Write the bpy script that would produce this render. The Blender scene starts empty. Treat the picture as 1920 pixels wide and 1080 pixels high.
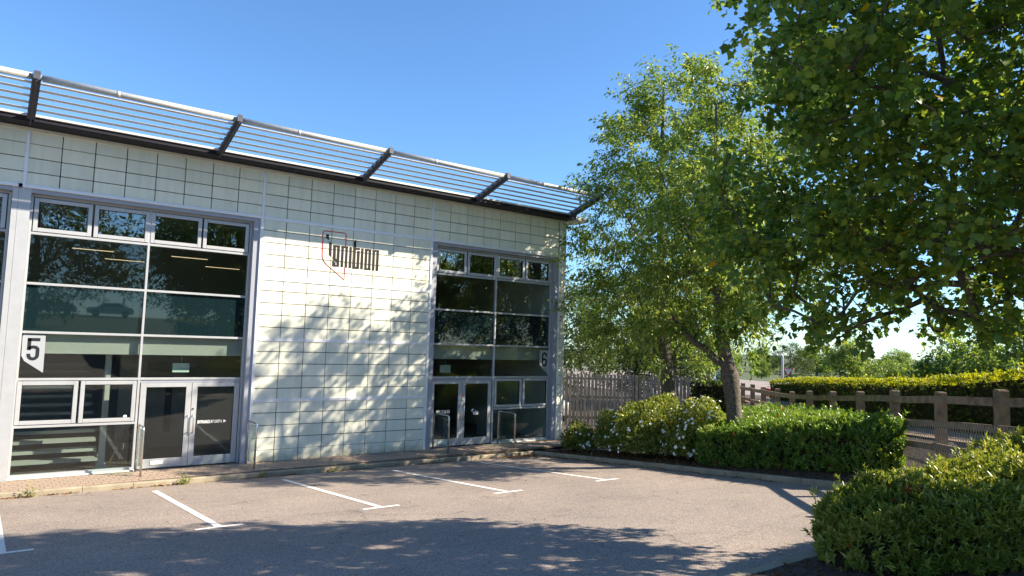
import bpy, bmesh, math, random
import numpy as np
from mathutils import Vector, Matrix, noise
random.seed(7); rng = np.random.default_rng(11)
S = bpy.context.scene; COL = S.collection
R = math.radians

# ------------------------------------------------------------------ camera
CAM = Vector((-0.3905, -15.997, 2.804))
c_r = Vector((0.796142, -0.60435, 0.030315)); c_u = Vector((-0.073357, -0.046665, 0.996213)); c_f = Vector((0.600647, 0.795351, 0.081485))
cd = bpy.data.cameras.new('camera'); cam = bpy.data.objects.new('camera', cd); COL.objects.link(cam)
cd.sensor_width = 36; cd.lens = 1300.16 / 1920 * 36; cd.clip_start = 0.1; cd.clip_end = 3000
cam.matrix_world = Matrix(((c_r.x, c_u.x, -c_f.x, CAM.x), (c_r.y, c_u.y, -c_f.y, CAM.y), (c_r.z, c_u.z, -c_f.z, CAM.z), (0, 0, 0, 1)))
S.camera = cam

# ------------------------------------------------------------------ sky, sun, exposure
LIGHT = Vector((-1.27, 1.0, -1.12)).normalized()
to_sun = -LIGHT
W = bpy.data.worlds.new('World'); S.world = W; W.use_nodes = True
wn = W.node_tree.nodes; wl = W.node_tree.links
sky = wn.new('ShaderNodeTexSky'); sky.sky_type = 'NISHITA'; sky.sun_disc = False
sky.sun_elevation = math.asin(to_sun.z); sky.sun_rotation = math.atan2(to_sun.x, to_sun.y)
sky.altitude = 50; sky.air_density = 1.0; sky.dust_density = 0.15; sky.ozone_density = 3.0
hsv = wn.new('ShaderNodeMixRGB'); hsv.blend_type = 'MULTIPLY'; hsv.inputs[0].default_value = 1; hsv.inputs[2].default_value = (0.69, 0.93, 1.13, 1)
wl.new(sky.outputs[0], hsv.inputs[1]); wl.new(hsv.outputs[0], wn['Background'].inputs[0]); wn['Background'].inputs[1].default_value = 0.084
sd = bpy.data.lights.new('sun', 'SUN'); sun = bpy.data.objects.new('sun', sd); COL.objects.link(sun)
sd.energy = 5.0; sd.angle = R(0.53); sd.color = (1.0, 0.88, 0.71)
sun.rotation_euler = LIGHT.to_track_quat('-Z', 'Y').to_euler(); sun.location = (20, -30, 30)
S.view_settings.view_transform = 'Standard'; S.view_settings.look = 'None'
S.view_settings.exposure = 1.4; S.view_settings.gamma = 1.0; S.view_settings.use_curve_mapping = False
S.cycles.max_bounces = 10; S.cycles.transparent_max_bounces = 12; S.cycles.diffuse_bounces = 4; S.cycles.transmission_bounces = 6; S.cycles.glossy_bounces = 4
S.cycles.use_denoising = True

# ------------------------------------------------------------------ materials
def mat(name, col, rough=0.6, metal=0.0, vary=0.0, scale=8.0, bump=0.0, bscale=60.0, spec=0.5, detail=4, col2=None, coat=0.0):
    m = bpy.data.materials.new(name); m.use_nodes = True
    n = m.node_tree.nodes; l = m.node_tree.links; b = n['Principled BSDF']
    b.inputs['Roughness'].default_value = rough; b.inputs['Metallic'].default_value = metal
    b.inputs['Specular IOR Level'].default_value = spec; b.inputs['Coat Weight'].default_value = coat
    b.inputs['Base Color'].default_value = (*col, 1)
    tc = n.new('ShaderNodeTexCoord')
    if vary > 0 or col2:
        t = n.new('ShaderNodeTexNoise'); t.inputs['Scale'].default_value = scale; t.inputs['Detail'].default_value = detail
        l.new(tc.outputs['Object'], t.inputs['Vector'])
        rp = n.new('ShaderNodeValToRGB'); rp.color_ramp.elements[0].position = 0.3; rp.color_ramp.elements[1].position = 0.7
        c2 = col2 or tuple(min(1, c * (1 + vary)) for c in col); c1 = col if col2 else tuple(c * (1 - vary) for c in col)
        rp.color_ramp.elements[0].color = (*c1, 1); rp.color_ramp.elements[1].color = (*c2, 1)
        l.new(t.outputs['Fac'], rp.inputs[0]); l.new(rp.outputs[0], b.inputs['Base Color'])
    if bump > 0:
        t2 = n.new('ShaderNodeTexNoise'); t2.inputs['Scale'].default_value = bscale; t2.inputs['Detail'].default_value = 6
        l.new(tc.outputs['Object'], t2.inputs['Vector'])
        bp = n.new('ShaderNodeBump'); bp.inputs['Strength'].default_value = bump; bp.inputs['Distance'].default_value = 0.02
        l.new(t2.outputs['Fac'], bp.inputs['Height']); l.new(bp.outputs[0], b.inputs['Normal'])
    return m

def leaf_mat(name, ramp, trans=0.35, rough=0.45, spec=0.4):
    m = bpy.data.materials.new(name); m.use_nodes = True
    n = m.node_tree.nodes; l = m.node_tree.links; b = n['Principled BSDF']
    a = n.new('ShaderNodeAttribute'); a.attribute_name = 'tint'
    rp = n.new('ShaderNodeValToRGB'); els = rp.color_ramp.elements
    while len(els) < len(ramp): els.new(0.5)
    for e, (p, c) in zip(els, ramp): e.position = p; e.color = (*c, 1)
    l.new(a.outputs['Fac'], rp.inputs[0]); l.new(rp.outputs[0], b.inputs['Base Color'])
    b.inputs['Roughness'].default_value = rough; b.inputs['Specular IOR Level'].default_value = spec
    t = n.new('ShaderNodeBsdfTranslucent'); mx = n.new('ShaderNodeMixShader'); mx.inputs[0].default_value = trans
    hs = n.new('ShaderNodeHueSaturation'); hs.inputs['Value'].default_value = 1.5; hs.inputs['Saturation'].default_value = 1.1; hs.inputs['Hue'].default_value = 0.485
    l.new(rp.outputs[0], hs.inputs['Color']); l.new(hs.outputs[0], t.inputs['Color'])
    l.new(b.outputs[0], mx.inputs[1]); l.new(t.outputs[0], mx.inputs[2]); l.new(mx.outputs[0], n['Material Output'].inputs[0])
    return m

def glass_mat(name, tint, ior=2.0, wave=0.0):
    m = bpy.data.materials.new(name); m.use_nodes = True
    n = m.node_tree.nodes; l = m.node_tree.links; n.remove(n['Principled BSDF'])
    tr = n.new('ShaderNodeBsdfTransparent'); tr.inputs[0].default_value = (*tint, 1)
    g = n.new('ShaderNodeBsdfGlossy'); g.inputs['Roughness'].default_value = 0.004; g.inputs[0].default_value = (0.93, 0.97, 1, 1)
    lw = n.new('ShaderNodeLayerWeight'); lw.inputs[0].default_value = 0.5; f0 = ((ior - 1) / (ior + 1)) ** 2
    pw = n.new('ShaderNodeMath'); pw.operation = 'POWER'; pw.inputs[1].default_value = 4.5; l.new(lw.outputs['Facing'], pw.inputs[0])
    f = n.new('ShaderNodeMath'); f.operation = 'MULTIPLY_ADD'; f.inputs[1].default_value = 1 - f0; f.inputs[2].default_value = f0; l.new(pw.outputs[0], f.inputs[0])
    mx = n.new('ShaderNodeMixShader'); l.new(f.outputs[0], mx.inputs[0]); l.new(tr.outputs[0], mx.inputs[1]); l.new(g.outputs[0], mx.inputs[2])
    l.new(mx.outputs[0], n['Material Output'].inputs[0])
    if wave:
        tc = n.new('ShaderNodeTexCoord'); t = n.new('ShaderNodeTexNoise'); t.inputs['Scale'].default_value = 1.7; t.inputs['Detail'].default_value = 1
        bp = n.new('ShaderNodeBump'); bp.inputs['Strength'].default_value = wave; bp.inputs['Distance'].default_value = 0.02
        l.new(tc.outputs['Object'], t.inputs['Vector']); l.new(t.outputs['Fac'], bp.inputs['Height']); l.new(bp.outputs[0], g.inputs['Normal'])
    return m

def asphalt_mat():
    m = bpy.data.materials.new('asphalt'); m.use_nodes = True
    n = m.node_tree.nodes; l = m.node_tree.links; b = n['Principled BSDF']; b.inputs['Roughness'].default_value = 0.85
    tc = n.new('ShaderNodeTexCoord')
    def nz(s, d, rg=0.6):
        t = n.new('ShaderNodeTexNoise'); t.inputs['Scale'].default_value = s; t.inputs['Detail'].default_value = d; t.inputs['Roughness'].default_value = rg
        l.new(tc.outputs['Object'], t.inputs['Vector']); return t
    v = n.new('ShaderNodeTexVoronoi'); v.inputs['Scale'].default_value = 105; l.new(tc.outputs['Object'], v.inputs['Vector'])
    rp = n.new('ShaderNodeValToRGB'); e = rp.color_ramp.elements
    e[0].position = 0.1; e[0].color = (0.14, 0.118, 0.10, 1); e[1].position = 0.95; e[1].color = (0.42, 0.355, 0.308, 1)
    x = e.new(0.5); x.color = (0.262, 0.222, 0.194, 1)
    sep = n.new('ShaderNodeSeparateColor'); l.new(v.outputs['Color'], sep.inputs[0]); l.new(sep.outputs[0], rp.inputs[0])
    big = nz(0.55, 5); r2 = n.new('ShaderNodeValToRGB'); r2.color_ramp.elements[0].position = 0.3; r2.color_ramp.elements[1].position = 0.72
    r2.color_ramp.elements[0].color = (0.80, 0.80, 0.82, 1); r2.color_ramp.elements[1].color = (1.1, 1.07, 1.04, 1); l.new(big.outputs['Fac'], r2.inputs[0])
    mu = n.new('ShaderNodeMixRGB'); mu.blend_type = 'MULTIPLY'; mu.inputs[0].default_value = 1; l.new(rp.outputs[0], mu.inputs[1]); l.new(r2.outputs[0], mu.inputs[2])
    # small dark oil spots and tyre scuffs
    sp = nz(2.3, 3); r3 = n.new('ShaderNodeValToRGB'); r3.color_ramp.elements[0].position = 0.27; r3.color_ramp.elements[1].position = 0.36
    r3.color_ramp.elements[0].color = (0.72, 0.71, 0.71, 1); r3.color_ramp.elements[1].color = (1, 1, 1, 1); l.new(sp.outputs['Fac'], r3.inputs[0])
    m2 = n.new('ShaderNodeMixRGB'); m2.blend_type = 'MULTIPLY'; m2.inputs[0].default_value = 1; l.new(mu.outputs[0], m2.inputs[1]); l.new(r3.outputs[0], m2.inputs[2])
    # tyre scuffs drawn out along the driving direction, and hairline cracks
    mp = n.new('ShaderNodeMapping'); mp.inputs['Scale'].default_value = (0.9, 5.5, 1); mp.inputs['Rotation'].default_value = (0, 0, 0.5); l.new(tc.outputs['Object'], mp.inputs[0])
    t4 = n.new('ShaderNodeTexNoise'); t4.inputs['Scale'].default_value = 1.0; t4.inputs['Detail'].default_value = 4; l.new(mp.outputs[0], t4.inputs['Vector'])
    r4 = n.new('ShaderNodeValToRGB'); r4.color_ramp.elements[0].position = 0.28; r4.color_ramp.elements[0].color = (0.80, 0.79, 0.79, 1); r4.color_ramp.elements[1].position = 0.42; r4.color_ramp.elements[1].color = (1, 1, 1, 1); l.new(t4.outputs['Fac'], r4.inputs[0])
    m4 = n.new('ShaderNodeMixRGB'); m4.blend_type = 'MULTIPLY'; m4.inputs[0].default_value = 1; l.new(m2.outputs[0], m4.inputs[1]); l.new(r4.outputs[0], m4.inputs[2])
    wv = n.new('ShaderNodeTexVoronoi'); wv.feature = 'DISTANCE_TO_EDGE'; wv.inputs['Scale'].default_value = 0.33; dn = nz(1.6, 5, 0.7); ma = n.new('ShaderNodeMixRGB'); ma.blend_type = 'ADD'; ma.inputs[0].default_value = 0.55
    l.new(tc.outputs['Object'], ma.inputs[1]); l.new(dn.outputs['Color'], ma.inputs[2]); l.new(ma.outputs[0], wv.inputs['Vector'])
    r5 = n.new('ShaderNodeValToRGB'); r5.color_ramp.elements[0].position = 0.0; r5.color_ramp.elements[0].color = (0.55, 0.54, 0.53, 1); r5.color_ramp.elements[1].position = 0.006; r5.color_ramp.elements[1].color = (1, 1, 1, 1); l.new(wv.outputs['Distance'], r5.inputs[0])
    ck = nz(0.4, 2); r6 = n.new('ShaderNodeValToRGB'); r6.color_ramp.elements[0].position = 0.50; r6.color_ramp.elements[1].position = 0.56; l.new(ck.outputs['Fac'], r6.inputs[0])
    m5 = n.new('ShaderNodeMixRGB'); m5.blend_type = 'MULTIPLY'; l.new(r6.outputs[0], m5.inputs[0]); l.new(m4.outputs[0], m5.inputs[1]); l.new(r5.outputs[0], m5.inputs[2])
    l.new(m5.outputs[0], b.inputs['Base Color'])
    bp = n.new('ShaderNodeBump'); bp.inputs['Strength'].default_value = 0.4; bp.inputs['Distance'].default_value = 0.006
    l.new(v.outputs['Distance'], bp.inputs['Height']); l.new(bp.outputs[0], b.inputs['Normal'])
    return m

def paint_mat():
    m = mat('line_paint', (0.72, 0.70, 0.66), 0.75)
    n = m.node_tree.nodes; l = m.node_tree.links; b = n['Principled BSDF']
    tc = n.new('ShaderNodeTexCoord'); t = n.new('ShaderNodeTexNoise'); t.inputs['Scale'].default_value = 55; t.inputs['Detail'].default_value = 5
    l.new(tc.outputs['Object'], t.inputs['Vector']); rp = n.new('ShaderNodeValToRGB')
    rp.color_ramp.elements[0].position = 0.30; rp.color_ramp.elements[0].color = (0.27, 0.235, 0.21, 1); rp.color_ramp.elements[1].position = 0.43; rp.color_ramp.elements[1].color = (0.78, 0.76, 0.70, 1)
    l.new(t.outputs['Fac'], rp.inputs[0]); l.new(rp.outputs[0], b.inputs['Base Color']); return m

def bark_mat(name, c1, c2):
    m = mat(name, c1, 0.9); n = m.node_tree.nodes; l = m.node_tree.links; b = n['Principled BSDF']
    tc = n.new('ShaderNodeTexCoord'); mp = n.new('ShaderNodeMapping'); mp.inputs['Scale'].default_value = (9, 9, 14)
    l.new(tc.outputs['Object'], mp.inputs[0]); t = n.new('ShaderNodeTexNoise'); t.inputs['Scale'].default_value = 1.6; t.inputs['Detail'].default_value = 7; t.inputs['Roughness'].default_value = 0.7
    l.new(mp.outputs[0], t.inputs['Vector']); rp = n.new('ShaderNodeValToRGB'); rp.color_ramp.elements[0].position = 0.35; rp.color_ramp.elements[1].position = 0.68
    rp.color_ramp.elements[0].color = (*c1, 1); rp.color_ramp.elements[1].color = (*c2, 1); l.new(t.outputs['Fac'], rp.inputs[0]); l.new(rp.outputs[0], b.inputs['Base Color'])
    bp = n.new('ShaderNodeBump'); bp.inputs['Strength'].default_value = 0.9; bp.inputs['Distance'].default_value = 0.03; l.new(t.outputs['Fac'], bp.inputs['Height']); l.new(bp.outputs[0], b.inputs['Normal'])
    return m

M = dict(
    panel=mat('panel_glaze', (0.76, 0.765, 0.64), 0.32, vary=0.035, scale=3.0, spec=0.5),
    backing=mat('joint_backing', (0.035, 0.05, 0.05), 0.8),
    trim=mat('trim_cream', (0.66, 0.66, 0.60), 0.45, vary=0.04, scale=5),
    rail=mat('rail_silver', (0.74, 0.75, 0.78), 0.38, metal=0.15, vary=0.04, scale=6),
    frame=mat('frame_silver', (0.42, 0.435, 0.45), 0.42, metal=0.25, vary=0.05, scale=5),
    reveal=mat('reveal_grey', (0.30, 0.32, 0.37), 0.5, metal=0.1),
    gasket=mat('gasket_black', (0.012, 0.012, 0.014), 0.6),
    soffit=mat('soffit_dark', (0.016, 0.016, 0.024), 0.6, spec=0.2),
    galv=mat('galvanised', (0.42, 0.43, 0.42), 0.5, metal=0.3, vary=0.12, scale=22, detail=6),
    blade=mat('blade_silver', (0.58, 0.58, 0.58), 0.45, metal=0.2, vary=0.05, scale=9),
    bracket=mat('bracket_dark', (0.06, 0.065, 0.085), 0.55, vary=0.35, scale=14),
    steel=mat('stainless', (0.62, 0.62, 0.60), 0.25, metal=0.9),
    glass=glass_mat('window_glass', (0.80, 0.84, 0.81), 1.52, 0.05), vent_glass=glass_mat('vent_glass', (0.5, 0.54, 0.55), 2.4, 0.10),
    clear=glass_mat('clear_glass', (0.90, 0.96, 0.93), 1.4),
    spandrel=mat('spandrel_teal', (0.006, 0.016, 0.019), 0.02, spec=0.75),
    white=mat('white_plastic', (0.75, 0.75, 0.73), 0.5), black=mat('black_letter', (0.022, 0.017, 0.014), 0.5, spec=0.25),
    red=mat('red_outline', (0.55, 0.03, 0.04), 0.4), signgrey=mat('sign_silver', (0.40, 0.42, 0.45), 0.35, metal=0.2),
    signdark=mat('sign_dark', (0.02, 0.024, 0.03), 0.2), film=mat('white_film', (0.8, 0.8, 0.8), 0.5),
    asphalt=asphalt_mat(), paint=paint_mat(),
    paver=mat('paver_clay', (0.25, 0.185, 0.14), 0.85, col2=(0.36, 0.275, 0.21), scale=2.2, bump=0.3, bscale=90),
    sand=mat('joint_sand', (0.13, 0.105, 0.08), 0.95, vary=0.3, scale=30),
    kerb=mat('kerb_concrete', (0.22, 0.185, 0.125), 0.9, col2=(0.36, 0.31, 0.225), scale=3.5, bump=0.35, bscale=50),
    soil=mat('bark_mulch', (0.028, 0.02, 0.015), 0.95, col2=(0.085, 0.06, 0.045), scale=14, bump=1.0, bscale=25),
    earth=mat('earth_path', (0.12, 0.076, 0.047), 0.95, col2=(0.21, 0.14, 0.088), scale=3, bump=0.5, bscale=20),
    grass=mat('grass_ground', (0.04, 0.065, 0.018), 0.95, col2=(0.085, 0.10, 0.032), scale=1.2, bump=0.8, bscale=18),
    timber=mat('fence_timber', (0.12, 0.086, 0.054), 0.85, col2=(0.28, 0.21, 0.135), scale=6, bump=0.5, bscale=40, detail=7),
    slat=mat('weathered_slat', (0.10, 0.092, 0.085), 0.85, col2=(0.21, 0.195, 0.18), scale=4, bump=0.3, bscale=40),
    wire=mat('wire_mesh', (0.42, 0.38, 0.31), 0.5, metal=0.3),
    bark=bark_mat('bark_brown', (0.045, 0.035, 0.026), (0.17, 0.14, 0.105)),
    bark2=bark_mat('bark_grey', (0.05, 0.042, 0.034), (0.16, 0.14, 0.11)),
    core_stem=mat('core_and_stems', (0.022, 0.02, 0.012), 1.0, spec=0.0, col2=(0.055, 0.046, 0.028), scale=25, bump=0.8, bscale=40),
    petal=mat('petal_white', (0.78, 0.77, 0.70), 0.6),
    inwall=mat('interior_plaster', (0.42, 0.42, 0.40), 0.8), infloor=mat('interior_floor', (0.10, 0.095, 0.09), 0.5),
    inceil=mat('interior_ceiling', (0.45, 0.47, 0.45), 0.8), step=mat('stair_grey', (0.42, 0.44, 0.43), 0.6), column=mat('column_paint', (0.55, 0.56, 0.55), 0.6),
    doorgrey=mat('inner_door', (0.30, 0.29, 0.27), 0.6), dark=mat('dark_plastic', (0.02, 0.02, 0.022), 0.5), wood=mat('wood_leg', (0.30, 0.17, 0.08), 0.5),
    tyre=mat('tyre', (0.015, 0.015, 0.015), 0.8), carglass=mat('car_glass', (0.01, 0.013, 0.015), 0.05, spec=0.8),
    palegreen=mat('pale_green_box', (0.70, 0.86, 0.80), 0.5),
    roof=mat('roof_grey', (0.25, 0.26, 0.27), 0.6),
)
def panel_mat():
    m = mat('panel_glaze', (0.76, 0.765, 0.64), 0.32); n = m.node_tree.nodes; l = m.node_tree.links; b = n['Principled BSDF']
    oi = n.new('ShaderNodeObjectInfo'); r1 = n.new('ShaderNodeValToRGB'); r1.color_ramp.elements[0].color = (0.70, 0.715, 0.60, 1); r1.color_ramp.elements[1].color = (0.79, 0.785, 0.655, 1); l.new(oi.outputs['Random'], r1.inputs[0])
    g = n.new('ShaderNodeNewGeometry'); mp = n.new('ShaderNodeMapping'); mp.inputs['Scale'].default_value = (7, 7, 0.8); l.new(g.outputs['Position'], mp.inputs[0])
    t = n.new('ShaderNodeTexNoise'); t.inputs['Scale'].default_value = 1.0; t.inputs['Detail'].default_value = 5; l.new(mp.outputs[0], t.inputs['Vector'])
    r2 = n.new('ShaderNodeValToRGB'); r2.color_ramp.elements[0].position = 0.32; r2.color_ramp.elements[0].color = (0.90, 0.90, 0.87, 1); r2.color_ramp.elements[1].position = 0.55; r2.color_ramp.elements[1].color = (1, 1, 1, 1); l.new(t.outputs['Fac'], r2.inputs[0])
    mu = n.new('ShaderNodeMixRGB'); mu.blend_type = 'MULTIPLY'; mu.inputs[0].default_value = 1; l.new(r1.outputs[0], mu.inputs[1]); l.new(r2.outputs[0], mu.inputs[2])
    # splash dirt along the foot of the wall
    sx = n.new('ShaderNodeSeparateXYZ'); l.new(g.outputs['Position'], sx.inputs[0]); t3 = n.new('ShaderNodeTexNoise'); t3.inputs['Scale'].default_value = 6; t3.inputs['Detail'].default_value = 6; l.new(g.outputs['Position'], t3.inputs['Vector'])
    ad = n.new('ShaderNodeMath'); ad.operation = 'MULTIPLY_ADD'; ad.inputs[1].default_value = 0.5; l.new(t3.outputs['Fac'], ad.inputs[0]); l.new(sx.outputs['Z'], ad.inputs[2])
    r3 = n.new('ShaderNodeValToRGB'); r3.color_ramp.elements[0].position = 0.20; r3.color_ramp.elements[0].color = (0.66, 0.60, 0.50, 1); r3.color_ramp.elements[1].position = 0.48; r3.color_ramp.elements[1].color = (1, 1, 1, 1); l.new(ad.outputs[0], r3.inputs[0])
    m3 = n.new('ShaderNodeMixRGB'); m3.blend_type = 'MULTIPLY'; m3.inputs[0].default_value = 1; l.new(mu.outputs[0], m3.inputs[1]); l.new(r3.outputs[0], m3.inputs[2]); l.new(m3.outputs[0], b.inputs['Base Color'])
    return m
M['panel'] = panel_mat()
M['lamp'] = bpy.data.materials.new('strip_light'); M['lamp'].use_nodes = True
_b = M['lamp'].node_tree.nodes['Principled BSDF']; _b.inputs['Emission Color'].default_value = (1, 0.72, 0.42, 1); _b.inputs['Emission Strength'].default_value = 0.6
M['leaf_cherry'] = leaf_mat('leaf_cherry', [(0, (0.07, 0.135, 0.024)), (0.5, (0.155, 0.235, 0.042)), (0.96, (0.32, 0.37, 0.09)), (1, (0.36, 0.20, 0.03))], 0.48, 0.4, 0.5)
M['leaf_maple'] = leaf_mat('leaf_maple', [(0, (0.06, 0.12, 0.026)), (0.5, (0.13, 0.22, 0.04)), (0.96, (0.28, 0.33, 0.05)), (1, (0.45, 0.30, 0.03))], 0.52, 0.45, 0.35)
M['leaf_laurel'] = leaf_mat('leaf_laurel', [(0, (0.07, 0.15, 0.024)), (0.5, (0.17, 0.28, 0.04)), (0.97, (0.36, 0.42, 0.08)), (1, (0.34, 0.10, 0.03))], 0.34, 0.32, 0.6)
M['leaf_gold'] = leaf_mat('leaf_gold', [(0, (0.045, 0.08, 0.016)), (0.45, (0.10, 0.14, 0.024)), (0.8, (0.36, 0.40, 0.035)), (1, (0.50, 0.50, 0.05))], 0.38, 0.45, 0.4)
M['leaf_privet'] = leaf_mat('leaf_privet', [(0, (0.11, 0.165, 0.025)), (0.5, (0.24, 0.285, 0.042)), (0.97, (0.42, 0.43, 0.09)), (1, (0.40, 0.10, 0.04))], 0.32, 0.38, 0.5)
M['leaf_rose'] = leaf_mat('leaf_rose', [(0, (0.07, 0.12, 0.02)), (0.5, (0.19, 0.24, 0.04)), (1, (0.36, 0.36, 0.08))], 0.40, 0.4, 0.5)
M['leaf_dark'] = leaf_mat('leaf_dark', [(0, (0.025, 0.05, 0.014)), (0.6, (0.07, 0.11, 0.025)), (1, (0.14, 0.17, 0.04))], 0.35)
M['leaf_fallen'] = leaf_mat('leaf_fallen', [(0, (0.10, 0.05, 0.02)), (0.6, (0.28, 0.14, 0.05)), (1, (0.42, 0.27, 0.10))], 0.1, 0.7, 0.2)

# ------------------------------------------------------------------ mesh helpers
class MB:
    def __init__(s): s.v = []; s.f = []; s.mi = []
    def add(s, v, f, m=0):
        o = len(s.v); s.v += [tuple(p) for p in v]; s.f += [tuple(i + o for i in q) for q in f]; s.mi += [m] * len(f); return s
    def box(s, x0, x1, y0, y1, z0, z1, m=0):
        v = [(x0, y0, z0), (x1, y0, z0), (x1, y1, z0), (x0, y1, z0), (x0, y0, z1), (x1, y0, z1), (x1, y1, z1), (x0, y1, z1)]
        return s.add(v, [(0, 3, 2, 1), (4, 5, 6, 7), (0, 1, 5, 4), (1, 2, 6, 5), (2, 3, 7, 6), (3, 0, 4, 7)], m)
    def hexa(s, c8, m=0):
        return s.add(c8, [(0, 3, 2, 1), (4, 5, 6, 7), (0, 1, 5, 4), (1, 2, 6, 5), (2, 3, 7, 6), (3, 0, 4, 7)], m)
    def beam(s, a, b, w, h, m=0, up=Vector((0, 0, 1))):
        a = Vector(a); b = Vector(b); d = (b - a).normalized(); sx = d.cross(up).normalized() * w / 2; sz = sx.cross(d).normalized() * h / 2
        return s.hexa([a - sx - sz, b - sx - sz, b + sx - sz, a + sx - sz, a - sx + sz, b - sx + sz, b + sx + sz, a + sx + sz], m)
    def tube(s, pts, rad, n=8, m=0, cap=True):
        pts = [Vector(p) for p in pts]; rad = rad if hasattr(rad, '__len__') else [rad] * len(pts); o = len(s.v); prev = None
        for i, p in enumerate(pts):
            d = (pts[min(i + 1, len(pts) - 1)] - pts[max(i - 1, 0)]).normalized()
            if prev is None:
                a = d.orthogonal().normalized()
            else:
                a = (prev - d * prev.dot(d)).normalized()
            prev = a; b = d.cross(a)
            for k in range(n):
                t = 2 * math.pi * k / n; s.v.append(tuple(p + (a * math.cos(t) + b * math.sin(t)) * rad[i]))
        for i in range(len(pts) - 1):
            for k in range(n):
                s.f.append((o + i * n + k, o + i * n + (k + 1) % n, o + (i + 1) * n + (k + 1) % n, o + (i + 1) * n + k)); s.mi.append(m)
        if cap:
            s.f.append(tuple(o + k for k in range(n))[::-1]); s.mi.append(m)
            s.f.append(tuple(o + (len(pts) - 1) * n + k for k in range(n))); s.mi.append(m)
        return s
    def prism(s, poly, y0, y1, m=0):          # polygon in (x,z), extruded along y
        n = len(poly); v = [(x, y0, z) for x, z in poly] + [(x, y1, z) for x, z in poly]
        return s.add(v, [tuple(range(n)), tuple(range(2 * n - 1, n - 1, -1))] + [(i, i + n, (i + 1) % n + n, (i + 1) % n) for i in range(n)], m)
    def mesh(s, name, mats, smooth=False, bevel=0.0):
        me = bpy.data.meshes.new(name); me.from_pydata(s.v, [], s.f); me.update()
        for m in (mats if isinstance(mats, (list, tuple)) else [mats]): me.materials.append(M[m] if isinstance(m, str) else m)
        if any(s.mi): me.polygons.foreach_set('material_index', s.mi)
        bm = bmesh.new(); bm.from_mesh(me); bmesh.ops.recalc_face_normals(bm, faces=bm.faces[:])
        if bevel: bmesh.ops.bevel(bm, geom=bm.edges[:], offset=bevel, segments=1, affect='EDGES', clamp_overlap=True)
        bm.to_mesh(me); bm.free()
        if smooth: me.polygons.foreach_set('use_smooth', [True] * len(me.polygons))
        return me
    def obj(s, name, mats, parent=None, smooth=False, bevel=0.0, loc=None):
        return ob(name, s.mesh(name, mats, smooth, bevel), parent, loc)

def ob(name, me, parent=None, loc=None, rot=None):
    o = bpy.data.objects.new(name, me); COL.objects.link(o)
    if loc is not None: o.location = loc
    if rot is not None: o.rotation_euler = rot
    if parent: o.parent = parent
    return o
def tag(o, label=None, cat=None, group=None, kind=None):
    if label: o['label'] = label
    if cat: o['category'] = cat
    if group: o['group'] = group
    if kind: o['kind'] = kind
    return o
def thing(name, label, cat, loc=(0, 0, 0), rz=0, group=None):
    o = bpy.data.objects.new(name, None); COL.objects.link(o); o.location = loc; o.rotation_euler = (0, 0, rz); o.empty_display_size = 0.2
    return tag(o, label, cat, group)
def copy_tree(o, parent=None):
    c = o.copy(); COL.objects.link(c); c.parent = parent
    for ch in list(o.children): copy_tree(ch, c)
    return c
def text_mesh(txt, w, h, bold=0.0, depth=0.002):
    cu = bpy.data.curves.new('txt', 'FONT'); cu.body = txt; cu.size = 1; cu.offset = bold; cu.extrude = 0.01
    t = bpy.data.objects.new('txt', cu); COL.objects.link(t); dg = bpy.context.evaluated_depsgraph_get(); dg.update()
    me = bpy.data.meshes.new_from_object(t.evaluated_get(dg)); bpy.data.objects.remove(t)
    co = np.zeros(len(me.vertices) * 3); me.vertices.foreach_get('co', co); co = co.reshape(-1, 3)
    lo, hi = co.min(0), co.max(0); out = np.stack([(co[:, 0] - lo[0]) / (hi[0] - lo[0]) * w, -(co[:, 2] - lo[2]) / (hi[2] - lo[2]) * depth, (co[:, 1] - lo[1]) / (hi[1] - lo[1]) * h], 1)
    me.vertices.foreach_set('co', out.ravel()); me.update(); me.materials.clear(); return me

# leaf templates: x across, y along, z normal
LEAF = {
    'lance': (np.array([(0, 0, 0), (-.5, .4, .10), (0, .45, 0), (.5, .4, .10), (0, 1, -.06)]), [(0, 2, 1), (0, 3, 2), (1, 2, 4), (2, 3, 4)]),
    'oval': (np.array([(0, 0, 0), (-.5, .45, .12), (0, 1, 0), (.5, .45, .12)]), [(0, 2, 1), (0, 3, 2)]),
    'maple': (np.array([(0, 0, 0), (-.40, .06, .07), (-.42, .30, .06), (-.56, .60, .12), (-.28, .68, .03), (0, 1, -.12), (.28, .68, .03), (.56, .60, .12), (.42, .30, .06), (.40, .06, .07)]),
              [(0, 2, 1), (0, 4, 2), (2, 4, 3), (0, 6, 4), (4, 6, 5), (0, 8, 6), (6, 8, 7), (0, 9, 8)]),
}
def unit(a): return a / np.maximum(np.linalg.norm(a, axis=-1, keepdims=True), 1e-9)
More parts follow.
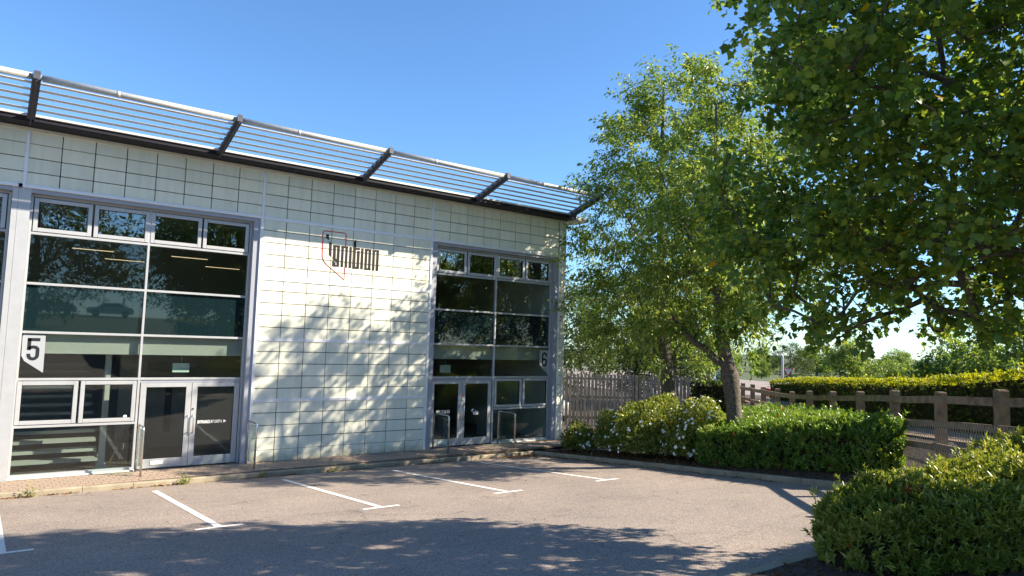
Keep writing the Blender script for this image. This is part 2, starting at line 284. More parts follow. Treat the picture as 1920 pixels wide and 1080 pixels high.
def leaves_mesh(name, shape, o, axis, nrm, length, width, tint, mtl):
    T, F = LEAF[shape]; N = len(o); k = len(T)
    a = unit(axis); n = unit(nrm - a * (nrm * a).sum(1, keepdims=True)); b = np.cross(a, n)
    L = np.broadcast_to(length, (N,))[:, None, None]; Wd = np.broadcast_to(width, (N,))[:, None, None]
    V = o[:, None, :] + b[:, None, :] * (T[None, :, 0:1] * Wd) + a[:, None, :] * (T[None, :, 1:2] * L) + n[:, None, :] * (T[None, :, 2:3] * L)
    Fa = (np.array(F)[None] + (np.arange(N) * k)[:, None, None]).reshape(-1)
    me = bpy.data.meshes.new(name); me.vertices.add(N * k); me.vertices.foreach_set('co', V.astype(np.float32).ravel())
    nf = N * len(F); me.loops.add(nf * 3); me.loops.foreach_set('vertex_index', Fa.astype(np.int32)); me.polygons.add(nf)
    me.polygons.foreach_set('loop_start', np.arange(nf, dtype=np.int32) * 3)
    at = me.attributes.new('tint', 'FLOAT', 'POINT'); at.data.foreach_set('value', np.repeat(tint, k).astype(np.float32))
    me.materials.append(M[mtl]); me.update(); me.validate(); return me

# ------------------------------------------------------------------ terrain heights
def P(x, y):
    y = min(max(y, -66.0), 3.0); x = min(max(x, -30), 40); return -0.1877 - 0.00629 * x - 0.0738 * y
F0 = (11.04, -12.34); FD = (0.7009, 0.7133); FN = (-0.7133, 0.7009)
def f_sd(x, y): dx, dy = x - F0[0], y - F0[1]; return dx * FD[0] + dy * FD[1], dx * FN[0] + dy * FN[1]
def f_top(s):
    k = s / 1.8; return 2.37 - 0.112 * k if k <= 6 else max(1.40, 1.70 - 0.035 * (k - 6))
def fpos(s, d=0.0): return (F0[0] + FD[0] * s + FN[0] * d, F0[1] + FD[1] * s + FN[1] * d)
def sm(t): t = min(max(t, 0), 1); return t * t * (3 - 2 * t)
def HB(x, y):
    s, d = f_sd(x, y); s = min(max(s, -14), 60); g = P(x, y) + 0.09; ft = f_top(s) - 1.30
    e = (x - 11.97) if y > -10.75 else ((-12.05 - y) if y < -12.05 else 9)
    if d >= 0: z = g + max(0, ft - g) * sm(1 - d / 3.2) * sm((e + 0.02) / 1.0)
    else: z = ft + 0.42 * sm(-d / 0.7)
    far = sm((math.hypot(x - 16, y + 6) - 14) / 22)
    return z * (1 - far) + (-0.25 if s > 0 else z) * far

def grid(name, xs, ys, zf, mtl, skip=None, kind='structure'):
    idx = {}; mb = MB()
    for i, x in enumerate(xs):
        for j, y in enumerate(ys): idx[i, j] = len(mb.v); mb.v.append((x, y, zf(x, y)))
    for i in range(len(xs) - 1):
        for j in range(len(ys) - 1):
            if skip and skip((xs[i] + xs[i + 1]) / 2, (ys[j] + ys[j + 1]) / 2): continue
            mb.f.append((idx[i, j], idx[i + 1, j], idx[i + 1, j + 1], idx[i, j + 1])); mb.mi.append(0)
    o = mb.obj(name, mtl, smooth=True); tag(o, kind=kind); return o
def gz(x, y): return min(P(x, y), 0.6 if x > 34 else 9) - 0.12 - (0.25 if x > 13 and y > -12 else 0)
far_x = [-900, -400, -180, -90, -50, -30, -20, -10, 0, 8, 14, 22, 33.9, 45, 65, 100, 200, 420, 900]
far_y = [-900, -400, -180, -100, -66, -46, -40, -32, -24, -16, -10, -4, 0, 4, 10, 20, 35, 60, 100, 200, 420, 900]
grid('ground', far_x, far_y, gz, 'grass')
cp_x = [-30, -20, -10, -4, 0, 4, 8, 11.99, 14.5]; cp_y = [-28, -22, -16, -12.5, -10.75, -8, -4, -0.99]
grid('car_park', cp_x, cp_y, lambda x, y: P(x, y), 'asphalt', skip=lambda x, y: x > 11.99 and y > -10.7)
bx = sorted(set([4.4] + list(np.arange(5, 11.97, 0.5)) + [11.97] + list(np.arange(12.3, 26, 0.45)) + list(np.arange(26, 60, 2.0))))
by = sorted(set(list(np.arange(-30, -12.1, 0.6)) + [-12.05, -11.4, -10.75] + list(np.arange(-10.4, 10, 0.45)) + list(np.arange(10, 60, 2.5))))
def bed_skip(x, y):
    if y > -12.05 and x < 11.97: return True
    if -12.05 < y < -10.75: return f_sd(x, y)[1] > 0.3
    if y > -0.5 and x < 13.7: return True
    return False
grid('planting_bed', bx, by, HB, 'soil', bed_skip)
# trodden earth path on top of the bank behind the rail fence
mb = MB(); ss = np.arange(-8, 26, 0.8)
for s in ss:
    for d in (-0.75, -1.4, -2.1, -2.8): x, y = fpos(s, d); mb.v.append((x, y, HB(x, y) + 0.012))
for i in range(len(ss) - 1):
    for j in range(3): a = i * 4 + j; mb.f.append((a, a + 4, a + 5, a + 1)); mb.mi.append(0)
tag(mb.obj('path', 'earth', smooth=True), kind='structure')

# parking bay lines
MARK = 0.005
def strip(mb, x0, x1, y0, y1):
    mb.add([(x0, y0, P(x0, y0) + MARK), (x1, y0, P(x1, y0) + MARK), (x1, y1, P(x1, y1) + MARK), (x0, y1, P(x0, y1) + MARK)], [(0, 1, 2, 3)])
bays = [(-0.06, 'at the left edge of the photo'), (2.31, 'by the left doors'), (4.70, 'below the logo side of the wall'), (7.17, 'second nearest the planted bed'), (9.60, 'nearest the planted bed')]
for x, where in bays:
    o = MB(); strip(o, x - 0.05, x + 0.05, -6.02, -1.70); strip(o, x - 0.31, x + 0.31, -6.12, -6.02)
    tag(o.obj('parking_line', 'paint'), 'white parking bay line with T end ' + where, 'road marking', 'parking bay lines')

# ------------------------------------------------------------------ pavement with pavers and kerb stones
pv = MB().add([(-12, -0.90, -0.022), (11.95, -0.90, -0.022), (14.2, -0.90, -0.022), (14.2, 0.15, 0.001), (-12, 0.15, 0.001)], [(0, 1, 2, 3, 4)]).obj('pavement', 'sand'); tag(pv, kind='structure')
def pave_z(y): return -0.012 + 0.02 * (y + 0.9) / 0.9
pm = MB().box(-0.0612, 0.0612, -0.0865, 0.0865, -0.05, 0).mesh('paver', 'paver', bevel=0.002)
rest = MB(); cand = []
for j in range(5):
    y = -0.79 + j * 0.178
    x = -6.0 + (0.0635 if j % 2 else 0)
    while x < 13.9: cand.append((x, y)); x += 0.127
def vis(x): return 0 if x < -0.6 else 1
inview = sorted([c for c in cand if c[0] > -0.7], key=lambda c: (c[0] + 0.4) ** 2 + (c[1] + 16) ** 2)
near = set(inview[:300])
for c in cand:
    x, y = c; z = pave_z(y) + random.uniform(-.003, .003)
    if c in near: ob('paver', pm, pv, (x, y, z), (random.gauss(0, .006), random.gauss(0, .006), random.gauss(0, .01)))
    else: rest.box(x - 0.0612, x + 0.0612, y - 0.0865, y + 0.0865, z - 0.05, z)
tag(rest.obj('paver', 'paver', pv), kind='stuff')
kb = bpy.data.objects.new('kerb', None); COL.objects.link(kb); tag(kb, kind='structure')
def kerb_stone(a, b, w, nrm):
    a = Vector(a); b = Vector(b); n = Vector((*nrm, 0)) * w; d = (b - a).normalized() * 0.004; a = a + d; b = b - d
    v = []
    for h, ch in ((-0.12, 0), (0.085, 0), (0.10, 0.018)):
        for p, q in ((a, ch), (b, ch), (b, w), (a, w)):
            g = P(p.x, p.y); v.append((p.x + nrm[0] * q, p.y + nrm[1] * q, g + h + random.uniform(-.002, .002)))
    MB().add(v, [(3, 2, 1, 0), (0, 1, 5, 4), (1, 2, 6, 5), (2, 3, 7, 6), (3, 0, 4, 7), (4, 5, 9, 8), (5, 6, 10, 9), (6, 7, 11, 10), (7, 4, 8, 11), (8, 9, 10, 11)]).obj('kerb_stone', 'kerb', kb)
x = -5.4
while x < 11.4: kerb_stone((x, -1.02, 0), (min(x + 0.83, 11.62), -1.02, 0), 0.13, (0, 1)); x += 0.83
ang = [(11.62, -1.02), (11.74, -1.06), (11.83, -1.16), (11.86, -1.32)]
kerb_stone((11.62, -1.02, 0), (11.80, -1.10, 0), 0.13, (0.45, 0.89)); kerb_stone((11.80, -1.10, 0), (11.86, -1.36, 0), 0.13, (0.95, 0.3))
y = -1.36
while y > -10.3: kerb_stone((11.86, y, 0), (11.86, max(y - 0.83, -10.7), 0), 0.13, (1, 0)); y -= 0.83
kerb_stone((11.90, -10.72, 0), (12.4, -10.78, 0), 0.13, (0.1, 1))
x = 9.9
while x > 4.2: kerb_stone((x, -12.0, 0), (max(x - 0.83, 4.3), -12.0, 0), 0.13, (0, -1)); x -= 0.83

# ------------------------------------------------------------------ the unit building
B = thing('industrial_unit', 'two storey industrial unit with cream panels, tall glazed bays and louvred sunshade', 'building', (0, 0, 0))
CW = 0.56; PITCH = 0.2775; Z0 = -0.018
def zr(k): return Z0 + PITCH * k if k else -0.0
# structural shell behind the cladding (wall piers, spandrels over the bays, side and rear walls, roof)
sh = MB()
sh.box(4.46, 8.98, 0.05, 0.30, -0.3, 5.50); sh.box(13.48, 13.70, 0.05, 0.30, -0.3, 5.50); sh.box(-14, 13.70, 0.05, 0.30, 5.50, 6.66)
sh.box(-14, -9.0, 0.05, 0.3, -0.3, 5.5)
sh.obj('wall', 'backing', B)
MB().box(13.45, 13.70, 0.302, 14, -0.4, 6.66).box(-14, 13.70, 14.002, 14.25, -0.4, 6.66).box(-14, -13.75, 0.302, 14, -0.4, 6.66).obj('side_wall', 'trim', B)
MB().box(-14, 14.40, 0.35, 14.3, 6.70, 6.90).obj('roof', 'roof', B)
pan = MB().box(-CW / 2 + 0.008, CW / 2 - 0.008, 0, 0.03, -PITCH / 2 + 0.008, PITCH / 2 - 0.008).mesh('panel', 'panel', bevel=0.003)
pan0 = MB().box(-CW / 2 + 0.008, CW / 2 - 0.008, 0, 0.03, -0.125, 0.125).mesh('panel', 'panel', bevel=0.003)
def put_panel(u, k):
    me = pan0 if k == 0 else pan
    z = 0.133 if k == 0 else Z0 + PITCH * (k + 0.5)
    if k == 23: z -= 0.005
    ob('panel', me, B, ((u + 0.5) * CW, random.uniform(-.0012, .0012), z), (random.gauss(0, .005), random.gauss(0, .0006), random.gauss(0, .004)))
for u in range(-2, 24):
    for k in range(20, 24): put_panel(u, k)
for u in range(8, 16):
    for k in range(0, 20): put_panel(u, k)
# remaining cladding left of the frame: joined
lm = MB()
for u in range(-24, -2):
    for k in range(20, 24): lm.box(u * CW + 0.008, (u + 1) * CW - 0.008, 0, 0.03, Z0 + PITCH * k + 0.008, Z0 + PITCH * (k + 1) - 0.008)
tag(lm.obj('panel', 'panel', B), kind='stuff')
pier = MB().box(-0.085, 0.06, 0, 0.03, -PITCH / 2 + 0.007, PITCH / 2 - 0.007).mesh('pier_panel', 'panel', bevel=0.003)
for k in range(24): ob('pier_panel', pier, B, (13.60, 0, Z0 + PITCH * (k + 0.5)))
sidep = MB()
for k in range(24):
    for j in range(10): sidep.box(13.702, 13.725, 0.06 + j * 1.39, 0.06 + (j + 1) * 1.39 - 0.016, Z0 + PITCH * k + 0.008, Z0 + PITCH * (k + 1) - 0.008)
tag(sidep.obj('side_panel', 'panel', B), kind='stuff')
for x, z0, z1 in ((0, 5.53, 6.60), (4.48, -0.02, 6.60), (8.96, -0.02, 6.60), (-4.48, 5.53, 6.6), (-8.96, 5.53, 6.6)):
    MB().box(x - 0.032, x + 0.032, -0.022, 0.05, z0, z1).obj('cover_strip', 'rail', B, bevel=0.004)
MB().box(13.662, 13.735, -0.022, 0.05, -0.1, 6.60).obj('corner_trim', 'trim', B, bevel=0.005)
MB().box(13.482, 13.512, -0.018, 0.05, -0.05, 6.60).obj('cover_strip', 'rail', B, bevel=0.004)
for z in (1.37, 2.757, 4.145, 5.535): MB().box(4.514, 8.926, -0.018, 0.045, z - 0.038, z + 0.038).obj('horizontal_rail', 'rail', B, bevel=0.004)
MB().box(-14, 13.735, -0.030, 0.05, 6.602, 6.668).obj('head_trim', 'trim', B, bevel=0.004)
MB().box(4.5, 8.94, -0.012, 0.05, -0.06, 0.0).obj('base_trim', 'trim', B)

# soffit, gutter, sunshade
MB().box(-14, 13.72, -0.44, 0.05, 6.672, 6.70).obj('soffit', 'soffit', B)
MB().box(-14, 13.72, -0.455, -0.442, 6.672, 6.765).obj('fascia', 'soffit', B)
MB().box(-14, 13.72, -0.49, -0.43, 6.768, 6.815).obj('gutter_edge', 'blade', B, bevel=0.004)
MB().box(-14, 13.72, -0.428, 0.349, 6.73, 6.76).obj('gutter_bed', 'galv', B)
MB().box(13.74, 14.40, -0.30, 0.348, 6.672, 6.80).obj('verge_box', 'trim', B, bevel=0.01)
YB, ZB, YT, ZT = -0.47, 6.765, -1.75, 7.14
xs_br = [-10.08, -6.72, -3.36, 0, 3.36, 6.72, 10.08, 13.46]
prof = [(-0.03, 6.70), (-0.44, 6.63), (-1.30, 6.89), (-1.84, 7.05), (-1.84, 7.23), (-1.70, 7.23), (-0.46, 6.865), (-0.03, 6.76)]
brm = MB(); n = len(prof)
brm.add([(-0.012, y, z) for y, z in prof] + [(0.012, y, z) for y, z in prof], [tuple(range(n)), tuple(range(2 * n - 1, n - 1, -1))] + [(i, i + n, (i + 1) % n + n, (i + 1) % n) for i in range(n)])
brm.box(-0.05, 0.05, -1.86, -1.842, 7.08, 7.22)
for i in range(5):
    t = (i + 1) / 6; y = YB + (YT - YB) * t; z = ZB + (ZT - ZB) * t; brm.box(-0.05, 0.05, y - 0.05, y + 0.05, z - 0.03, z - 0.015)
brm.beam((0, -0.47, 6.715), (0, -1.76, 7.10), 0.13, 0.022)
for i in range(6):
    t = (i + 0.5) / 6; y = YB + (YT - YB) * t; z = ZB + (ZT - ZB) * t - 0.02
    brm.box(-0.062, 0.062, y - 0.012, y + 0.03, z - 0.02, z + 0.045)
brme = brm.mesh('bracket', 'bracket')
for x in xs_br: ob('bracket', brme, B, (x, 0, 0))
def blade_mesh(L):
    mb = MB(); c = Vector((0, 0.995, 0.10)); t = Vector((0, -0.10, 0.995)); k = 12
    for x in (0, L):
        for i in range(k):
            a = 2 * math.pi * i / k; p = c * (0.080 * math.cos(a)) + t * (0.019 * math.sin(a)); mb.v.append((x, p.y, p.z))
    mb.f += [(i, (i + 1) % k, (i + 1) % k + k, i + k) for i in range(k)] + [tuple(range(k)), tuple(range(k, 2 * k))]; mb.mi += [0] * (k + 2)
    return mb.mesh('louvre_blade', 'blade')
bl = {}
for a, b in zip(xs_br[1:-1], xs_br[2:]):
    L = round(b - a - 0.10, 3)
    if L not in bl: bl[L] = blade_mesh(L)
    for i in range(5):
        t = (i + 1) / 6; ob('louvre_blade', bl[L], B, (a + 0.05, YB + (YT - YB) * t, ZB + (ZT - ZB) * t + 0.02), (random.gauss(0, .01), random.gauss(0, .0006), random.gauss(0, .0006)))
    tb = MB().tube([(a + 0.09, YT, ZT), (b - 0.07, YT, ZT)], 0.058, 16).tube([(a + 1.20, YT, ZT), (a + 1.26, YT, ZT)], 0.061, 16); tb.obj('front_tube', 'galv', B, smooth=True)
    for xx in (a, b): MB().box(xx + (0.02 if xx == a else -0.09), xx + (0.10 if xx == a else -0.02), YT - 0.018, YT + 0.018, ZT - 0.04, ZT + 0.04).tube([(xx + (0.06 if xx == a else -0.05), YT - 0.03, ZT), (xx + (0.06 if xx == a else -0.05), YT + 0.03, ZT)], 0.022, 8).obj('tube_clevis', 'galv', B)

# ---- glazed bays
YG = 0.20   # glazing plane
def ring(x0, x1, z0, z1, w, y0, y1, mb=None):
    mb = mb or MB(); mb.box(x0, x0 + w, y0, y1, z0, z1); mb.box(x1 - w, x1, y0, y1, z0, z1); mb.box(x0 + w, x1 - w, y0, y1, z0, z0 + w); mb.box(x0 + w, x1 - w, y0, y1, z1 - w, z1); return mb
def pane(x0, x1, z0, z1, m='glass', y=YG + 0.012, parent=B, name='pane'):
    o = MB().box(x0, x1, y, y + 0.008, z0, z1).mesh(name, m); return ob(name, o, parent)
TR = [0.97, 1.865, 2.765, 3.70, 4.67]; ZTOP = 5.42
def bay(x0, door_right, rj=0.145, rmat='reveal'):
    x1 = x0 + 4.18; xm = x0 + 2.09
    # reveals and head
    MB().box(x0 - 0.20, x0 - 0.004, 0.02, 0.30, -0.05, 5.50).obj('jamb_reveal', 'frame' if x0 < 1 else 'reveal', B)
    MB().box(x1 + 0.004, x1 + rj, 0.02, 0.30, -0.05, 5.50).obj('jamb_reveal', rmat, B)
    MB().box(x0 - 0.004, x1 + 0.004, 0.012, 0.30, 5.425, 5.498).obj('head_reveal', 'reveal', B)
    MB().box(x0 - 0.22, x1 + 0.15, -0.025, 0.045, 5.502, 5.57).obj('head_flashing', 'rail', B, bevel=0.004)
    fw = 0.045; fy0, fy1 = YG - 0.045, YG + 0.06
    dx0, dx1 = (xm, x1) if door_right else (x0, xm)
    wx0, wx1 = (x0, xm) if door_right else (xm, x1)
    MB().box(x0, x0 + fw, fy0, fy1, 0, ZTOP).obj('mullion', 'frame', B, bevel=0.004); MB().box(x1 - fw, x1, fy0, fy1, 0, ZTOP).obj('mullion', 'frame', B, bevel=0.004)
    MB().box(xm - fw / 2, xm + fw / 2, fy0 + .001, fy1, 0, ZTOP).obj('mullion', 'frame', B, bevel=0.004)
    for z in TR[1:] + [ZTOP - 0.02]: MB().box(x0 + fw, x1 - fw, fy0 + 0.002, fy1 - 0.002, z - 0.024, z + 0.024).obj('transom', 'frame', B, bevel=0.004)
    MB().box(wx0 + 0.02, wx1 - 0.02, fy0 + 0.002, fy1 - 0.002, TR[0] - 0.024, TR[0] + 0.024).obj('transom', 'frame', B, bevel=0.004)
    MB().box(wx0 + 0.02, wx1 - 0.02, fy0 - 0.01, fy1, 0.0, 0.075).obj('sill', 'frame', B, bevel=0.004)
    MB().box(wx0 - 0.02, wx1 + 0.02, fy0 - 0.06, fy0 - 0.012, -0.05, 0.028).obj('threshold', 'trim', B)
    for a, b in ((x0 + fw, xm - fw / 2), (xm + fw / 2, x1 - fw)):
        pane(a, b, TR[1] + 0.024, TR[2] - 0.024); pane(a, b, TR[3] + 0.024, TR[4] - 0.024)
        pane(a, b, TR[2] + 0.024, TR[3] - 0.024, 'spandrel', name='spandrel_pane')
    pane(wx0 + 0.035, wx1 - 0.035, 0.075, TR[0] - 0.024)
    def casement(a, b, z0, z1, m, blind):
        MB().box(a, b, YG - 0.02, YG + 0.03, z0, z1)
        w = ring(a + 0.012, b - 0.012, z0 + 0.012, z1 - 0.012, 0.075, YG - 0.055, YG + 0.03).obj('casement', 'frame', B, bevel=0.006)
        ring(a + 0.002, b - 0.002, z0 + 0.002, z1 - 0.002, 0.012, YG - 0.03, YG + 0.02).obj('seal', 'gasket', w)
        ring(a + 0.087, b - 0.087, z0 + 0.087, z1 - 0.087, 0.008, YG - 0.025, YG + 0.02).obj('glazing_bead', 'gasket', w)
        pane(a + 0.09, b - 0.09, z0 + 0.09, z1 - 0.09, m, YG, w)
        if blind: MB().box(a + 0.095, b - 0.095, YG + 0.03, YG + 0.06, z1 - 0.15, z1 - 0.095).obj('blind', 'white', w)
    q = [x0 + fw, (x0 + xm) / 2 + 0.01, xm, (xm + x1) / 2 - 0.01, x1 - fw]
    for i in range(4): casement(q[i] + 0.006, q[i + 1] - 0.006, TR[4] + 0.024, ZTOP - 0.044, 'vent_glass', door_right and i in (0, 3))
    wm = (wx0 + wx1) / 2
    casement(wx0 + 0.025, wm - 0.008, TR[0] + 0.024, TR[1] - 0.024, 'glass', door_right); casement(wm + 0.008, wx1 - 0.025, TR[0] + 0.024, TR[1] - 0.024, 'glass', False)
    # double doors
    zt = 1.775; MB().box(dx0 + 0.03, dx1 - 0.03, fy0 + 0.02, fy1, zt + 0.004, TR[1] - 0.026).obj('door_head', 'reveal', B)
    a0, a1 = dx0 + 0.045, dx1 - 0.06; am = (a0 + a1) / 2
    for side, (p, r_) in enumerate(((a0, am - 0.004), (am + 0.004, a1))):
        mb = MB(); mb.box(p, p + 0.11, YG - 0.03, YG + 0.03, 0.02, zt); mb.box(r_ - 0.11, r_, YG - 0.03, YG + 0.03, 0.02, zt); mb.box(p + 0.11, r_ - 0.11, YG - 0.03, YG + 0.03, 0.02, 0.21); mb.box(p + 0.11, r_ - 0.11, YG - 0.03, YG + 0.03, zt - 0.085, zt)
        d = mb.obj('door', 'frame', B, bevel=0.004)
        pane(p + 0.11, r_ - 0.11, 0.21, zt - 0.085, 'glass', YG, d)
        ring(p + 0.108, r_ - 0.108, 0.208, zt - 0.083, 0.01, YG - 0.018, YG - 0.002).obj('glazing_bead', 'gasket', d)
        hx = (r_ - 0.05) if side == 0 else (p + 0.05)
        MB().tube([(hx, YG - 0.03, 0.72), (hx, YG - 0.085, 0.72), (hx, YG - 0.095, 0.74), (hx, YG - 0.095, 1.06), (hx, YG - 0.085, 1.08), (hx, YG - 0.03, 1.08)], 0.013, 8).obj('handle', 'steel', d, smooth=True)
        if side == 0: MB().box(p + 0.27, p + 0.52, YG - 0.042, YG - 0.031, 0.085, 0.165).obj('letter_plate', 'white', d, bevel=0.004)
        else: MB().tube([(p + 0.04, YG - 0.045, 1.22), (p + 0.04, YG - 0.03, 1.22)], 0.018, 10).obj('lock', 'dark', d)
bay(0.13, True); bay(9.16, False); bay(-4.35, False, 0.096, 'frame')

# window film lettering and stickers
def film(name, txt, x, z, w, h, label, bold=0.02, m='film', y=YG - 0.001, tri=None):
    me = text_mesh(txt, w, h, bold); me.materials.append(M[m]); o = ob(name, me, None, (x, y, z)); tag(o, label, 'lettering')
    return o
o = thing('door_lettering', 'white ENTRANCE AT UNIT 6 lettering with arrow on the right unit 5 door', 'lettering', (3.42, YG - 0.001, 0.895))
me = text_mesh('ENTRANCE AT UNIT 6', 0.50, 0.07, 0.03); me.materials.append(M['film']); ob('text', me, o)
MB().prism([(0.535, -0.002), (0.60, 0.035), (0.535, 0.072)], -0.002, 0).obj('arrow', 'film', o)
film('door_lettering', 'WELCOME TO', 9.42, 0.895, 0.42, 0.085, 'white WELCOME TO lettering on the left unit 6 door', 0.03)
o = thing('door_emblem', 'small white emblem above a plate on the right unit 6 door', 'emblem', (10.55, YG - 0.001, 0.83))
MB().prism([(0.0, 0.13), (0.03, 0.16), (0.10, 0.15), (0.06, 0.135), (0.04, 0.12), (0.05, 0.06), (0.015, 0.09)], -0.002, 0).obj('outline', 'film', o)
lt = MB()
for i in range(7): lt.box(0.065 + i * 0.025, 0.082 + i * 0.025, -0.002, 0, 0.0, 0.085 + (0.05 if i == 3 else 0))
lt.obj('lettering', 'film', o)
o = MB().tube([(0, 0, 0), (0, -0.003, 0)], 0.035, 18).obj('window_sticker', 'film', None, loc=(2.02, YG - 0.002, 1.10)); tag(o, 'round white sticker on the unit 5 casement window next to the doors', 'sticker')
o = MB().tube([(0, 0, 0), (0, -0.003, 0)], 0.028, 14).obj('door_sticker', 'red', None, loc=(10.235, YG - 0.033, 1.36)); tag(o, 'small red round sticker on the unit 6 door stile', 'sticker')

def numsign(poly, dig, box, label):
    x0 = poly[0][0]; z0 = poly[2][1]; o = thing('number_sign', label, 'sign', (x0, YG, z0))
    r = 0.03; q = [(x - x0, z - z0) for x, z in poly]
    q = [(q[0][0], q[0][1] - r), (q[0][0] + r * .3, q[0][1] - r * .3), (q[0][0] + r, q[0][1]), (q[1][0] - r, q[1][1]), (q[1][0] - r * .3, q[1][1] - r * .3), (q[1][0], q[1][1] - r)] + q[2:]
    MB().prism(q, -0.006, 0.008).obj('plate', 'signgrey', o)
    (a, b), (c, d) = box; w = c - a; h = d - b
    # condensed digit drawn as a bent stroke
    mb = MB(); t = w * 0.30
    def arc(cx, cz, rx, rz, a0, a1, n=10):
        out = []
        for i in range(n + 1):
            an = R(a0 + (a1 - a0) * i / n); out.append((cx + rx * math.cos(an), cz + rz * math.sin(an)))
        return out
    def stroke(pts):
        L = []; Rr = []
        for i, p in enumerate(pts):
            u = Vector(pts[max(i - 1, 0)]); v = Vector(pts[min(i + 1, len(pts) - 1)]); dd = (v - u).normalized(); nn = Vector((-dd.y, dd.x)) * t / 2
            L.append(Vector(p) + nn); Rr.append(Vector(p) - nn)
        for i in range(len(pts) - 1): mb.prism([tuple(L[i]), tuple(L[i + 1]), tuple(Rr[i + 1]), tuple(Rr[i])], -0.009, -0.0065)
    rx = (w - t) / 2; cx = w / 2
    if dig == '5':
        stroke([(w, h - t / 2), (0.02 * w, h - t / 2)]); stroke([(t / 2, h - t * 0.2), (t / 2, h * 0.46)])
        stroke([(t / 2, h * 0.50)] + arc(cx, h * 0.48, rx, h * 0.12, 150, 0, 8) + [(w - t / 2, h * 0.26)] + arc(cx, h * 0.24, rx, h * 0.24 - t / 2, 0, -180, 12) + [(t / 2, h * 0.30)])
    else:
        stroke([(w - t / 2, h * 0.70)] + arc(cx, h * 0.78, rx, h * 0.22 - t / 2, 0, 180, 12) + [(t / 2, h * 0.24)] + arc(cx, h * 0.24, rx, h * 0.24 - t / 2, 180, 360, 12) + [(w - t / 2, h * 0.40)] + arc(cx, h * 0.40, rx, h * 0.19 - t / 2, 0, 165, 12))
    mb.obj('digit', 'signdark', o, loc=(a - x0, 0, b - z0))
numsign([(0.19, 2.715), (0.557, 2.715), (0.56, 1.99), (0.245, 2.215), (0.195, 2.315)], '5', ((0.275, 2.225), (0.475, 2.655)), 'grey pointed plate with the number 5 on the left glazed bay')
numsign([(12.965, 2.66), (13.33, 2.66), (13.335, 1.915), (13.055, 2.14), (12.968, 2.25)], '6', ((13.045, 2.175), (13.245, 2.605)), 'grey pointed plate with the number 6 on the right glazed bay')

# ---- wall logo: letters and red outline on the panels
LET = {'i': [[(6.091, 5.167), (6.169, 5.11), (6.179, 4.785), (6.105, 4.843)], [(6.004, 5.333), (6.085, 5.337), (6.09, 5.188), (6.009, 5.241)]], 'g': [[(6.204, 5.09), (6.279, 5.092), (6.289, 4.744), (6.211, 4.789)], [(6.304, 5.092), (6.383, 5.095), (6.383, 4.573), (6.313, 4.572)], [(6.204, 5.09), (6.383, 5.095), (6.382, 5.051), (6.204, 5.046)], [(6.21, 4.81), (6.316, 4.741), (6.317, 4.668), (6.211, 4.751)], [(6.206, 4.713), (6.288, 4.654), (6.284, 4.607), (6.315, 4.607), (6.314, 4.569), (6.209, 4.568)]], 'n': [[(6.414, 5.09), (6.488, 5.092), (6.488, 4.571), (6.416, 4.573)], [(6.519, 5.09), (6.592, 5.092), (6.59, 4.566), (6.522, 4.568)], [(6.414, 5.09), (6.592, 5.092), (6.593, 5.051), (6.415, 5.049)]], 'i2': [[(6.623, 5.088), (6.697, 5.088), (6.699, 4.566), (6.624, 4.566)]], 't': [[(6.73, 5.228), (6.8, 5.29), (6.807, 4.571), (6.733, 4.569)], [(6.788, 5.09), (6.907, 5.086), (6.906, 5.043), (6.791, 5.039)], [(6.734, 4.613), (6.903, 4.611), (6.902, 4.565), (6.734, 4.564)], [(6.836, 5.015), (6.911, 5.015), (6.905, 4.566), (6.834, 4.567)]], 'i3': [[(6.939, 5.088), (7.008, 5.088), (7.012, 4.566), (6.935, 4.569)]], 'o': [[(7.043, 5.085), (7.115, 5.086), (7.115, 4.563), (7.046, 4.563)], [(7.143, 5.086), (7.217, 5.088), (7.218, 4.563), (7.144, 4.563)], [(7.043, 5.085), (7.217, 5.088), (7.216, 5.048), (7.042, 5.043)], [(7.045, 4.604), (7.219, 4.605), (7.218, 4.563), (7.046, 4.563)]], 'n2': [[(7.25, 5.083), (7.325, 5.085), (7.325, 4.567), (7.254, 4.563)], [(7.355, 5.085), (7.43, 5.087), (7.434, 4.564), (7.358, 4.564)], [(7.25, 5.083), (7.43, 5.087), (7.429, 5.048), (7.251, 5.042)]]}
lg = thing('wall_logo', 'black condensed ignition lettering crossing a red pointed outline on the cream panels', 'sign', (5.93, -0.0045, 4.26))
for k, polys in LET.items():
    mb = MB()
    for i, q in enumerate(polys):
        mxq = sum(p[0] for p in q) / len(q); wq = max(p[0] for p in q) - min(p[0] for p in q); kq = (wq - 0.013) / wq if wq < 0.1 else 1.0
        mb.prism([(mxq + (x - mxq) * kq - 5.93, z - 4.26) for x, z in q], -0.004 - 0.0006 * i, 0.002)
    mb.obj('letter', 'black', lg)
mb = MB()
for path in ([(5.93, 5.372), (5.941, 5.397), (5.965, 5.409), (6.474, 5.414), (6.509, 5.4), (6.523, 5.364), (6.523, 5.096)], [(6.529, 4.56), (6.532, 4.263), (6.046, 4.614), (5.983, 4.682), (5.94, 4.783), (5.93, 5.372)]):
    mb.tube([(x - 5.93, 0.0, z - 4.26) for x, z in path], 0.011, 6)
mb.obj('outline', 'red', lg)

